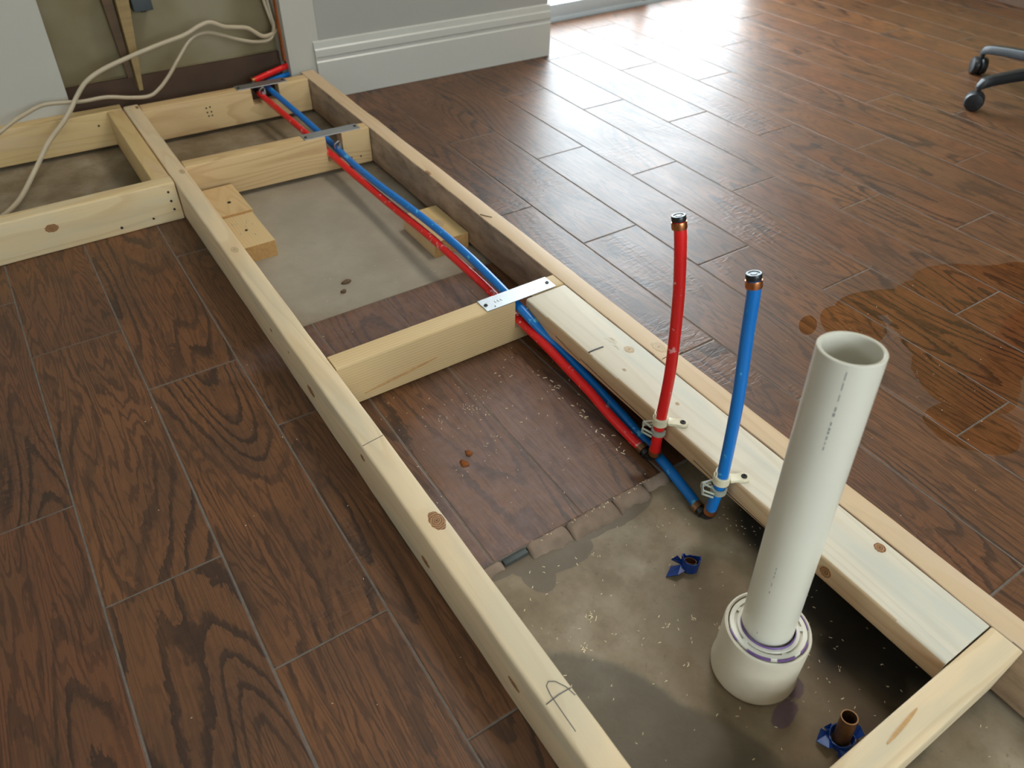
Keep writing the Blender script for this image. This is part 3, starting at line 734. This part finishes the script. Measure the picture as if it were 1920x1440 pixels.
# ------------------------------------------------------------------ loose wood blocks
def block(x0, x1, y0, y1, z0, z1, label, mat):
    e = board('wood_block', ((x0+x1)/2, y0), ((x0+x1)/2, y1), x1-x0, z0, z1, [mat, M['pine_end']], None, 2.5, mat_fn=lambda n, c: 1 if abs(n.x) > 0.8 else 0)
    return tag(e, label, 'wood block')
bk1 = block(39.5, 125, 1028, 1171, -10, 28, 'flat pine block with faint print at the left side of the opening, nearer of two', M['pine_straight'])
bk2 = block(39.5, 127, 1172, 1314, -10, 34, 'flat pine block pushed against the middle cross board, with one screw', M['pine_warm'])
bk3 = block(402.5, 487.5, 838, 980, -10, 28, 'yellow pine block under the red and blue pipes against the right side board', M['pine_yellow'])
screw(bk2, (92, 1226, 34), 4.2); screw(bk1, (86, 1097, 28), 3.0)
knot(bk3, (450, 905, 27.8), 14, 16, mat='knot_pale', name='grey_stain')
for i in range(10): 
    x = 88+random.uniform(-22, 26); y = 1105+random.uniform(-45, 50)
    stroke(bk1, [(x, y, 28.05), (x+1, y+3, 28.1), (x+random.uniform(-2, 3), y+7, 28.05)], 0.5, 'print', 'grade_stamp')

# ------------------------------------------------------------------ water pipes
RP = 8.0
def riser(e, pts, mat, matring):
    tube_obj('riser_tube', pts, RP, mat, e, 20, 10)
    top = Vector(pts[-1]); d = (top-Vector(pts[-2])).normalized()
    bm = bmesh.new(); lathe(bm, [(8.05, -9), (9.6, -9), (9.8, -8), (9.8, -1), (9.6, 0), (8.05, 0)], top-d*0.6, d, 28, close=True)
    finish(bm, 'crimp_ring', matring, e, tuple(e.location/S), local=False, smooth=True)
    bm = bmesh.new(); lathe(bm, [(0.0, 0), (8.9, 0), (9.2, 1), (9.2, 6), (8.6, 7.2), (6.6, 7.2), (6.2, 6.4), (4, 6.4), (3.6, 7), (0.0, 7)], top+d*0.3, d, 28); cap_fix(bm)
    finish(bm, 'end_plug', M['black'], e, tuple(e.location/S), local=False, smooth=True)
    b = Vector(pts[0]); db = (Vector(pts[1])-b).normalized()
    bm = bmesh.new(); lathe(bm, [(8.05, 0), (9.8, 0), (9.8, 9), (8.05, 9)], b+db*1, db, 28, close=True)
    finish(bm, 'crimp_ring', matring, e, tuple(e.location/S), local=False, smooth=True)
def elbow(e, c, da, db):
    c = Vector(c); da = Vector(da).normalized(); db = Vector(db).normalized()
    pts = [c+da*17, c+da*8, c+da*2.5+db*2.5, c+db*8, c+db*16]
    bm = bmesh.new(); tube(bm, spline(pts, 5), 7.6, 16)
    lathe(bm, [(7.6, 0), (9.3, 0), (9.3, 3), (7.6, 3)], c+da*8, da, 20, close=True)
    lathe(bm, [(7.6, 0), (9.3, 0), (9.3, 3), (7.6, 3)], c+db*8, db, 20, close=True)
    finish(bm, 'elbow_fitting', M['black'], e, tuple(e.location/S), local=False, smooth=True)
    bm = bmesh.new(); lathe(bm, [(8.05, 0), (9.8, 0), (9.8, 9), (8.05, 9)], c+da*16, da, 24, close=True)
    finish(bm, 'crimp_ring', M['copper_old'], e, tuple(e.location/S), local=False, smooth=True)

red = empty('water_pipe', (394, 134, 0), 'red plastic hot water pipe with a capped upright end', 'pipe')
rrun = [(392, 155, 10), (390, 182, 14), (388, 236, 23), (389, 281, 30), (389, 325, 34.5), (389, 368, 39), (389, 415, 43), (389, 514, 47), (386, 600, 57), (384, 700, 60), (384, 830, 58), (386, 960, 48), (386, 1090, 42), (382, 1220, 42), (378, 1320, 46), (368, 1420, 54), (358, 1560, 62), (351, 1690, 66), (349, 1735, 67)]
tube_obj('pipe_run', rrun, RP, M['red'], red, 18, 8)
riser(red, [(393.0, 126.5, 20), (392.5, 127.5, 60), (392.5, 127.5, 105), (393, 128.5, 192), (393, 139, 303), (392.5, 153, 382), (391, 160, 407)], M['red'], M['copper'])
elbow(red, (393, 132, 7.5), (-0.02, 1, 0.12), (0, -0.18, 1))
# short branch behind the far cross board
tube_obj('branch_tube', [(350, 1772, 90), (400, 1790, 94), (468, 1812, 100)], RP, M['red'], red, 16, 6)
cyl_obj('crimp_ring', (343, 1769, 89), (352, 1773, 90), 10, M['copper'], red)
tube_obj('riser_tube', [(349, 1736, 67), (346, 1752, 74), (345, 1768, 88)], 7.5, M['black'], red, 14, 5).name = 'far_elbow'
blue = empty('water_pipe', (388, 0, -10), 'blue plastic cold water pipe with a capped upright end', 'pipe')
brun = [(390, 22, 0), (396, 45, -0.5), (401, 80, 1), (405, 120, 5), (407, 176, 11), (408, 210, 17), (408.5, 255, 22), (409, 310, 28), (408, 350, 34), (406, 400, 42), (397, 450, 57), (392, 490, 70), (391.5, 520, 74), (394, 600, 78), (396, 700, 80), (397, 830, 76), (397, 950, 68), (397, 1090, 57), (399, 1220, 50), (401, 1320, 49), (396, 1420, 56), (388, 1560, 66), (381, 1690, 72), (380, 1735, 73)]
tube_obj('pipe_run', brun, RP, M['blue'], blue, 18, 8)
riser(blue, [(390, 2, 12), (387, -2, 60), (385, -4, 105), (384, 4, 223), (383, 17, 332), (382.5, 23, 385), (382, 27, 400)], M['blue'], M['copper'])
elbow(blue, (390, 4, -1), (-0.02, 1, 0.05), (-0.05, -0.08, 1))
tube_obj('branch_tube', [(380, 1736, 73), (386, 1770, 76), (430, 1796, 76), (470, 1812, 76)], 7.6, M['blue'], blue, 14, 6)

# pipe clamps screwed to the flat board
def clamp(pc, sc_, label, group):
    """pc: pipe centre at ring height; sc_: screw position on the board"""
    e = empty('pipe_clamp', (pc[0], pc[1], 84), label, 'clamp', group)
    base = tuple(e.location/S)
    bm = bmesh.new()
    lathe(bm, [(8.3, 0), (11.6, 0), (11.6, 12), (10.6, 13), (8.3, 13)], (pc[0], pc[1], 86), Vector((0, 0.03, 1)), 28, close=True)
    lathe(bm, [(8.3, 0), (10.4, 0), (10.4, 8), (8.3, 8)], (pc[0], pc[1], 98.5), Vector((0, 0.03, 1)), 14, close=True, a0=0.2, a1=2.9)
    finish(bm, 'ring', M['cream'], e, base, local=False, smooth=True)
    a = Vector((pc[0], pc[1])); b = Vector((sc_[0], sc_[1])); d = (b-a).normalized(); nn = Vector((-d.y, d.x)); L = (b-a).length
    pr = [(10.5, 7), (13, 7.5), (L-9, 5.5), (L-4, 7), (L, 7.6), (L+4, 6.8), (L+7, 4), (L+8, 0)]
    pts = [a+d*x+nn*y for x, y in pr]+[a+d*x-nn*y for x, y in pr[-2::-1]]
    bm = bmesh.new(); lo = [bm.verts.new((p.x, p.y, 89.3)) for p in pts]; hi = [bm.verts.new((p.x, p.y, 93.5)) for p in pts]
    bm.faces.new(lo[::-1]); bm.faces.new(hi)
    for i in range(len(pts)): bm.faces.new((lo[i], lo[(i+1) % len(pts)], hi[(i+1) % len(pts)], hi[i]))
    finish(bm, 'tab', M['cream'], e, base, local=False, bev=0.8, smooth=True)
    o = screw(e, (sc_[0], sc_[1], 93.5), 4.2); 
    # grey latch: half ring and a triangular loop on its free side
    bm = bmesh.new()
    cx, cy = pc[0]+0.2, pc[1]
    th = math.atan2(-d.y, -d.x)
    lathe(bm, [(8.4, 0), (11.2, 0), (11.2, 9), (8.4, 9)], (cx, cy, 66), Vector((0, 0, 1)), 20, close=True, a0=th-0.4, a1=th+2.9)
    loop = [(cx+math.cos(th+k)*r, cy+math.sin(th+k)*r) for k, r in ((-0.75, 12), (-0.25, 24), (0.15, 24), (0.7, 12))]
    tube(bm, [(x, y, z) for (x, y), z in zip(loop, (80, 79, 74, 70))], 1.8, 8)
    tube(bm, [(loop[1][0], loop[1][1], 79), (cx+math.cos(th+0.1)*12, cy+math.sin(th+0.1)*12, 76)], 1.4, 8)
    tube(bm, [(x, y, z-7) for (x, y), z in zip(loop, (80, 79, 74, 70))], 1.8, 8)
    for (x, y), z in zip(loop[1:3], (79, 74)): tube(bm, [(x, y, z), (x, y, z-7)], 1.8, 8)
    finish(bm, 'latch', M['latch'], e, base, local=False, smooth=True)
clamp((392.3, 127.5), (416, 105.3), 'cream plastic clamp holding the upright red pipe', 'pipe clamps')
clamp((385.6, -4.0), (413.5, -18.5), 'cream plastic clamp holding the upright blue pipe', 'pipe clamps')
# twisted steel clips inside the notches
def clip(loc, label, k=1.0):
    bm = bmesh.new(); x, y, z = loc
    pts = [(x-6, y, z-9), (x-8, y-3, z), (x-3, y-5, z+7), (x+5, y-3, z+8), (x+7, y-2, z+1), (x+3, y-4, z-5), (x-2, y-6, z-4)]
    tube(bm, spline([Vector(p) for p in pts], 4), 1.7, 8)
    bbox(bm, x-3, x+7, y-9, y-5, z-9, z-2)
    o = finish(bm, 'pipe_bracket', M['steel'], None, loc, local=False, smooth=True); tag(o, label, 'bracket', 'steel pipe brackets')
clip((398, 489, 66), 'small shiny steel bracket in the notch nearest the camera')
clip((398, 1316, 66), 'small steel bracket in the notch of the middle cross board')
clip((352, 1712, 82), 'small steel bracket in the notch at the wall')

# ------------------------------------------------------------------ white drain pipe
dp = empty('drain_pipe', (276, -193, -10), 'tall white plastic drain pipe standing in a wide white coupling', 'pipe')
DB = tuple(dp.location/S)
A = Vector((278, -190, 50)); B = Vector((299.4, -148.8, 456)); ax = (B-A); L = ax.length
bm = bmesh.new()
lathe(bm, [(26.2, 0), (30.15, 0), (30.15, L-0.8), (29.4, L), (27.0, L), (26.2, L-0.8)], A, ax, 64, close=True)
finish(bm, 'pipe', M['pvc'], dp, DB, local=False, smooth=True)
bm = bmesh.new()
lathe(bm, [(45.0, 2), (49.5, 0), (51.5, 4), (52.0, 8), (50.2, 14), (50.2, 84), (49.2, 87.5), (47.0, 88.5), (45.4, 87.5), (45.4, 60), (45.0, 10)], (276, -193, -10), Vector((0.01, 0.03, 1)), 64, close=True)
finish(bm, 'coupling', M['pvc_matt'], dp, DB, local=False, smooth=True)
bm = bmesh.new()  # bushing: flat ring with four arc slots (built as ring with ribs)
o3 = (276.6, -190.6, 75.5); Z = Vector((0.03, 0.08, 1))
lathe(bm, [(38.5, -6), (44.0, -6), (44.0, 3.2), (43.2, 4), (38.5, 4)], o3, Z, 64, close=True)
lathe(bm, [(31.2, -6), (35.4, -6), (35.4, 3.2), (34.8, 3.8), (31.2, 3.8)], o3, Z, 64, close=True)
lathe(bm, [(35.3, -6), (38.6, -6), (38.6, 1.2), (35.3, 1.2)], o3, Z, 64, close=True)
for k in range(5):
    a = k*math.pi/2.5+0.5
    lathe(bm, [(35.3, -4), (38.6, -4), (38.6, 3.6), (35.3, 3.6)], o3, Z, 3, close=True, a0=a, a1=a+0.16)
finish(bm, 'bushing', M['pvc'], dp, DB, local=False, smooth=True)
bm = bmesh.new(); lathe(bm, [(30.3, -2), (31.6, -2), (31.5, 4.6), (30.3, 6)], o3, Z, 48, close=True, a0=math.radians(100), a1=math.radians(350))
for a0, a1 in ((190, 225), (235, 262), (275, 300), (320, 345), (150, 170)):
    lathe(bm, [(43.6, 1), (45.2, 1), (45.2, 4.3), (43.9, 4.5)], o3, Z, 12, close=True, a0=math.radians(a0), a1=math.radians(a1))
finish(bm, 'primer_stain', M['purple'], dp, DB, local=False, smooth=True)['label'] = 'purple primer smeared round the joint'
bm = bmesh.new(); lathe(bm, [(26, -8), (31, -8), (31, -7), (26, -7)], o3, Z, 32, close=True); cap_fix(bm); finish(bm, 'joint_floor', M['pvc_matt'], dp, DB, local=False)
# grey print on the pipe
axn = ax.normalized(); cam_dir = (Vector((-242.8, -413.7, 870))-(A+B)/2); cam_dir = (cam_dir-axn*cam_dir.dot(axn)).normalized(); sd = axn.cross(cam_dir)
bm = bmesh.new()
def mark(t, ang, ln, wd=1.2):
    dr_ = cam_dir*math.cos(ang)+sd*math.sin(ang); tg = axn.cross(dr_)
    c = A+axn*(t*L)+dr_*30.2
    for a_ in (0,):
        vs = [bm.verts.new(c+tg*x*wd/2+axn*z*ln/2+dr_*y) for y in (-0.3, 0.12) for x, z in ((-1, -1), (1, -1), (1, 1), (-1, 1))]
        for f in ((0, 1, 2, 3), (4, 5, 6, 7), (0, 1, 5, 4), (1, 2, 6, 5), (2, 3, 7, 6), (3, 0, 4, 7)): bm.faces.new([vs[i] for i in f])
for t, ln, wd in ((0.972, 9, 0.8), (0.945, 8, 0.8), (0.915, 7, .8), (0.885, 5, 1.4), (0.87, 4, 2.0), (0.845, 4, 1.2), (0.83, 3, 1.8), (0.82, 3, 1.6), (0.805, 4, 1.2), (0.79, 3, 0.8), (0.775, 4, 1)): mark(t, 0.05, ln, wd)
for t, ln, wd in ((0.36, 4, .8), (0.345, 3, 1), (0.33, 4, .8), (0.30, 5, .8), (0.27, 3, 1), (0.05, 3, .8), (0.1, 3, .8)): mark(t, -0.25, ln, wd)
finish(bm, 'printed_marks', M['print'], dp, DB, local=False)['kind'] = 'stuff'

# ------------------------------------------------------------------ torn blue sleeves round cut copper stubs
def torn(loc, r, h, lean, label, copper_h, seed, petals):
    e = empty('pipe_stub', loc, label, 'pipe'); base = tuple(loc); rnd = random.Random(seed)
    Zv = Vector(lean)
    bm = bmesh.new(); n_ = 28; q = Vector((0, 0, 1)).rotation_difference(Zv.normalized()); rows = []
    for k in range(n_):
        a = 2*math.pi*k/n_; top = h*(0.85+0.16*math.sin(a*2+seed)+rnd.uniform(-0.07, 0.07))
        rows.append([[bm.verts.new(Vector(loc)+q @ Vector((rr*math.cos(a), rr*math.sin(a), z))) for z, rr in ((0, rad), (top*0.5, rad*1.05), (top, rad*1.12))] for rad in (r, r-1.2)])
    for k in range(n_):
        A_, B_ = rows[k], rows[(k+1) % n_]
        for s in range(2):
            for i in range(2): bm.faces.new((A_[s][i], B_[s][i], B_[s][i+1], A_[s][i+1]))
        bm.faces.new((A_[0][2], B_[0][2], B_[1][2], A_[1][2])); bm.faces.new((A_[0][0], B_[0][0], B_[1][0], A_[1][0]))
    for (a, ln, wd, up) in petals:   # flaps of torn sleeve
        d = Vector((math.cos(a), math.sin(a), 0)); t_ = Vector((-d.y, d.x, 0)); c = Vector(loc)+d*r*0.9+Vector((0, 0, h*0.45))
        P = [c+t_*wd*0.5, c-t_*wd*0.5, c+d*ln*0.55-t_*wd*0.75+Vector((0, 0, up)), c+d*ln+Vector((0, 0, up-h*0.35)), c+d*ln*0.5+t_*wd*0.7+Vector((0, 0, up*1.2))]
        a1 = [bm.verts.new(p) for p in P]; a2 = [bm.verts.new(p-Vector((0, 0, 1.3))) for p in P]
        bm.faces.new(a1); bm.faces.new(a2[::-1])
        for i in range(5): bm.faces.new((a1[i], a1[(i+1) % 5], a2[(i+1) % 5], a2[i]))
    finish(bm, 'torn_sleeve', M['bluetorn'], e, base, local=False)['label'] = 'torn blue plastic sleeve'
    bm = bmesh.new(); rc = r*0.72
    lathe(bm, [(rc-1.2, 0.5), (rc, 0.5), (rc, copper_h), (rc-1.2, copper_h)], loc, Zv, 28, close=True)
    lathe(bm, [(0.0, 0.5), (rc-1.1, 0.5), (rc-1.1, 1.2), (0.0, 1.2)], loc, Zv, 20); cap_fix(bm)
    finish(bm, 'copper_tube', M['copper_old'], e, base, local=False, smooth=True)
    return e
torn((310, -44, -10), 12.0, 20, (0.30, 0.25, 1), 'short cut pipe stub in a torn bright blue sleeve on bare concrete', 13, 3, [(2.95, 26, 11, 0), (2.2, 15, 6, 7)])
torn((292, -313, -10), 13.0, 16, (0.0, 0.12, 1), 'copper pipe stub in a torn dark blue sleeve beside the near end board', 52, 5, [(2.6, 18, 16, 4), (-0.1, 16, 14, 10), (1.9, 10, 8, 8), (4.0, 14, 12, 1)])

# ------------------------------------------------------------------ open wall cavity: stud, box, copper pipe, cables
def taper(name, quadlo, quadhi, z0, z1, mat, label, cat):
    bm = bmesh.new(); a = [bm.verts.new((x, y, z0)) for x, y in quadlo]; b = [bm.verts.new((x, y, z1)) for x, y in quadhi]
    bm.faces.new(a[::-1]); bm.faces.new(b)
    for i in range(4): bm.faces.new((a[i], a[(i+1) % 4], b[(i+1) % 4], b[i]))
    o = finish(bm, name, mat, None, (quadlo[0][0], quadlo[0][1], z0), local=False)
    return tag(o, label, cat)
taper('wall_stud', [(62, 1836), (72, 1836), (74, 1863.5), (60, 1863.5)], [(71, 1836), (103, 1836), (103, 1879.5), (67, 1879.5)], 98, 330, M['stud'], 'broken yellowish stud tapering down in the open wall', 'stud').hide_render = False
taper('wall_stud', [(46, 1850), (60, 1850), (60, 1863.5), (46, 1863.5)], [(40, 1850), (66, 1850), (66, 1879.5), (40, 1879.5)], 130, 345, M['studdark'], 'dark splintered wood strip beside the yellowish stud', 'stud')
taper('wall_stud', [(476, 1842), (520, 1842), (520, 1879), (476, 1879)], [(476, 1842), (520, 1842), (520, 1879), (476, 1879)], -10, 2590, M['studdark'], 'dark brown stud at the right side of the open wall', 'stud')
eb = empty('electrical_box', (132, 1862, 280), 'dark grey metal electrical box on the stud', 'electrical box')
box('box_body', 106, 154, 1838, 1879, 286, 370, M['box'], eb, 2); box('knockout', 123, 137, 1846, 1862, 282, 286.2, M['black'], eb, 0.5)
cp_ = empty('copper_pipe', (467, 1815, 108), 'thin copper pipe rising at the right edge of the open wall', 'pipe')
cyl_obj('tube', (466.5, 1820, 112), (476, 1820, 700), 9, M['copper'], cp_); tube_obj('black_elbow', [(470, 1812, 76), (480, 1822, 84), (474, 1824, 100), (466.5, 1820, 116)], 8, M['black'], cp_, 14, 5)
def cable(pts, label):
    bm = bmesh.new(); tube(bm, spline([Vector(p) for p in pts], 7), 4.4, 12, 1.25)
    o = finish(bm, 'electrical_cable', M['cable'], None, pts[8], local=False, smooth='all'); tag(o, label, 'cable')
cable([(440, 1866, 420), (444, 1862, 330), (447.6, 1860, 265.7), (455.1, 1840, 202.9), (453.7, 1825, 192.7), (427.4, 1800, 191.9), (402.1, 1790, 197), (367.3, 1780, 224.1), (330.1, 1770, 234.9), (301.6, 1765, 241.7), (269.1, 1760, 258.2), (240.7, 1760, 254.6), (195.5, 1760, 238), (131.2, 1755, 227.4), (47.2, 1750, 210.3), (-22.5, 1745, 192.8), (-67, 1742, 172), (-100.6, 1738, 140.4), (-120.2, 1725, 122.1), (-150.7, 1700, 102.5), (-199, 1640, 84.6), (-250, 1580, 50), (-310, 1520, 12), (-380, 1480, -3), (-480, 1470, -3)],
      'white cable that dips over the rear board into the left frame')
cable([(452, 1868, 420), (455, 1866, 330), (458, 1862, 263), (456, 1842, 222), (453, 1828, 206), (430.2, 1804, 181), (384.4, 1793, 183), (339.5, 1783, 198.3), (292.3, 1778, 219.2), (251.7, 1773, 232.1), (210.5, 1768, 222.6), (168.4, 1765, 182.8), (135.6, 1765, 147.8), (103, 1765, 119.3), (71.6, 1765, 104.4), (25.6, 1760, 110.9), (-28.9, 1757, 124), (-85.1, 1753, 126), (-126.6, 1750, 132), (-175.1, 1745, 137), (-215.4, 1725, 132), (-255.4, 1690, 128), (-310.3, 1650, 112), (-420, 1600, 60), (-560, 1580, 10), (-680, 1570, -3)],
      'white cable running along the rear board and out at the left')

# ------------------------------------------------------------------ office chair
ch = empty('office_chair', (2426, 574, 0), 'black office chair on a five-armed caster base at the right edge', 'chair')
CB = tuple(ch.location/S)
a0 = math.atan2(695-574, 2159-2426)
hub = Vector((2426, 574, 0))
proto = []
for k in range(5):
    a = a0-k*2*math.pi/5; d = Vector((math.cos(a), math.sin(a), 0)); t_ = Vector((-d.y, d.x, 0))
    bm = bmesh.new(); secs = []
    for s, z, hw, hh in ((30, 112, 24, 16), (120, 104, 21, 15), (220, 92, 18, 13), (268, 84, 17, 13), (292, 76, 15, 13), (303, 66, 9, 6)):
        c = hub+d*s+Vector((0, 0, z)); secs.append([bm.verts.new(c+t_*x+Vector((0, 0, y))) for x, y in ((-hw, -hh), (hw, -hh), (hw*0.75, hh), (-hw*0.75, hh))])
    for P_, Q_ in zip(secs, secs[1:]):
        for i in range(4): bm.faces.new((P_[i], P_[(i+1) % 4], Q_[(i+1) % 4], Q_[i]))
    bm.faces.new(secs[0]); bm.faces.new(secs[-1][::-1])
    finish(bm, 'base_arm', M['chair'], ch, CB, local=False, bev=4, smooth=True)
    cc = hub+d*293+Vector((0, 0, 27)); ca = a+0.9
    cd = Vector((math.cos(ca), math.sin(ca), 0))
    bm = bmesh.new()
    lathe(bm, [(0.0, -4), (23, -4), (27, 0), (27, 10), (24, 16), (12, 19), (0.0, 19)], cc+cd*5, cd, 24); lathe(bm, [(0.0, -4), (23, -4), (27, 0), (27, 10), (24, 16), (12, 19), (0.0, 19)], cc-cd*5, -cd, 24); cap_fix(bm)
    o = finish(bm, 'caster', M['chair'], ch, CB, local=False, smooth=True)
    bm = bmesh.new(); lathe(bm, [(0.0, 0), (7, 0), (7, 30), (0.0, 30)], cc+Vector((0, 0, 15)), Vector((0, 0, 1)), 12); cap_fix(bm)
    st = finish(bm, 'caster_stem', M['black'], o, tuple(cc), local=False, smooth=True); st.location = (cc-Vector(CB))*S
cyl_obj('hub', (2426, 574, 88), (2426, 574, 136), 34, M['chair'], ch, 28, 3); cyl_obj('gas_column', (2426, 574, 136), (2426, 574, 420), 22, M['chair'], ch, 24)
box('seat', 2186, 2666, 334, 814, 420, 500, M['fabric'], ch, 30); box('backrest', 2200, 2650, 300, 350, 560, 1060, M['fabric'], ch, 20); box('back_bar', 2400, 2450, 352, 372, 400, 700, M['chair'], ch, 3)

# ------------------------------------------------------------------ dirt and debris
tag(blob('dirt_clump', (203, 853, -7), 7.5, M['mud'], None, (1.4, 0.8, 0.6), 0.3, 0.12, 2, 2), 'brown mud clump on the concrete, farther and larger of two', 'dirt')
tag(blob('dirt_clump', (185, 824, -7.5), 5.5, M['mud'], None, (1.1, 0.9, 0.6), 0.3, 0.15, 2, 5), 'brown mud clump on the concrete, nearer and smaller of two', 'dirt')
tag(blob('clay_crumb', (146, 283, 0.6), 6, M['clay'], None, (1.0, 1.2, 0.25), 0.5, 0.25, 2, 3), 'orange clay smear on the tile strip, left of two', 'dirt')
tag(blob('clay_crumb', (163, 300, 0.6), 4.5, M['clay'], None, (1.0, 1.5, 0.25), 0.5, 0.25, 2, 8), 'orange clay smear on the tile strip, right of two', 'dirt')
bm = bmesh.new()
def chip(x, y, z, s, rnd=random):
    a = rnd.uniform(0, 6.28); b = a+rnd.uniform(-0.9, 0.9); w_ = s*0.26; z += 0.4
    p = [Vector((x, y, z)), Vector((x+math.cos(a)*s, y+math.sin(a)*s, z+rnd.uniform(0.1, s*0.5))), Vector((x+math.cos(a)*s+math.cos(b)*s*0.8, y+math.sin(a)*s+math.sin(b)*s*0.8, z+rnd.uniform(0, 0.6)))]
    n_ = Vector((-math.sin(a), math.cos(a), 0))*w_
    top = [bm.verts.new(q+n_*k) for q in p for k in (-1, 1)]; bot = [bm.verts.new(v.co-Vector((0, 0, 0.45))) for v in top]
    for i in (0, 2):
        bm.faces.new((top[i], top[i+1], top[i+3], top[i+2])); bm.faces.new((bot[i], bot[i+2], bot[i+3], bot[i+1]))
        bm.faces.new((top[i], top[i+2], bot[i+2], bot[i])); bm.faces.new((top[i+1], bot[i+1], bot[i+3], top[i+3]))
    bm.faces.new((top[0], bot[0], bot[1], top[1])); bm.faces.new((top[4], top[5], bot[5], bot[4]))
rs = random.Random(11)
def scatter(n, x0, x1, y0, y1, z, s0, s1, ok=None):
    for _ in range(n):
        x, y = rs.uniform(x0, x1), rs.uniform(y0, y1)
        if ok and not ok(x, y): continue
        chip(x, y, z, rs.uniform(s0, s1), rs)
def cluster(x, y, z, n, sp, s):
    for _ in range(n): chip(x+rs.gauss(0, sp), y+rs.gauss(0, sp), z, rs.uniform(0.6, 1)*s, rs)
scatter(120, 45, 395, -330, 70, -10, 0.8, 2.2, lambda x, y: (x-276)**2+(y+193)**2 > 56**2)
scatter(60, 330, 480, -320, -100, -10, 0.9, 2.2); scatter(40, 400, 480, -100, 90, -10, 0.8, 1.8)
scatter(60, 60, 380, 112, 480, 0, 0.6, 1.8); scatter(30, 200, 480, 300, 490, 0, 0.8, 2.4); scatter(14, 60, 470, 540, 740, 0, 0.8, 2.0)
scatter(20, 140, 395, 760, 1000, -10, 0.6, 1.6); scatter(30, 180, 470, -560, -380, -10, 0.8, 2.2)
scatter(26, 540, 1300, -200, 400, 0, 0.5, 1.3); scatter(16, -330, -20, 0, 700, 0, 0.6, 1.6)
for c_ in ((152, -30, 14, 4, 2.2), (118, -60, 12, 4, 2.4), (262, -105, 6, 3, 2.6), (225, -95, 6, 3, 2.2), (282, -130, 6, 3, 2.4), (212, -150, 5, 3, 2), (215, 45, 5, 3, 2)):
    cluster(c_[0], c_[1], -10, c_[2], c_[3], c_[4])
cluster(215, 385, 0, 26, 9, 1.4); cluster(245, 400, 0, 10, 8, 1.6); cluster(165, 395, 0, 8, 7, 1.5); cluster(200, 300, 0, 16, 12, 1.2)
for _ in range(26): chip(372+rs.uniform(-9, 5), 260+rs.uniform(-90, 130), 0, rs.uniform(1.8, 4.2), rs)
for _ in range(26): chip(345+rs.uniform(-190, 40), 101+rs.uniform(-3, 4), 0.5, rs.uniform(1.0, 2.4), rs)
o = finish(bm, 'sawdust', M['sawdust'], None, (250, 100, 0), local=False); tag(o, 'pale sawdust and wood shavings scattered over concrete and tiles', 'sawdust', None, 'stuff')
bm = bmesh.new()
for _ in range(150):
    x = rs.uniform(870, 1120); y = rs.uniform(-60, 250)
    bmesh.ops.create_icosphere(bm, subdivisions=1, radius=rs.uniform(0.6, 1.5), matrix=Matrix.Translation((x, y, 0.2)))
o = finish(bm, 'water_drops', M['glass'], None, (1000, 100, 0), local=False); tag(o, 'tiny water drops around the wet patch on the tiles', 'water', None, 'stuff')
bpy.context.view_layer.update()
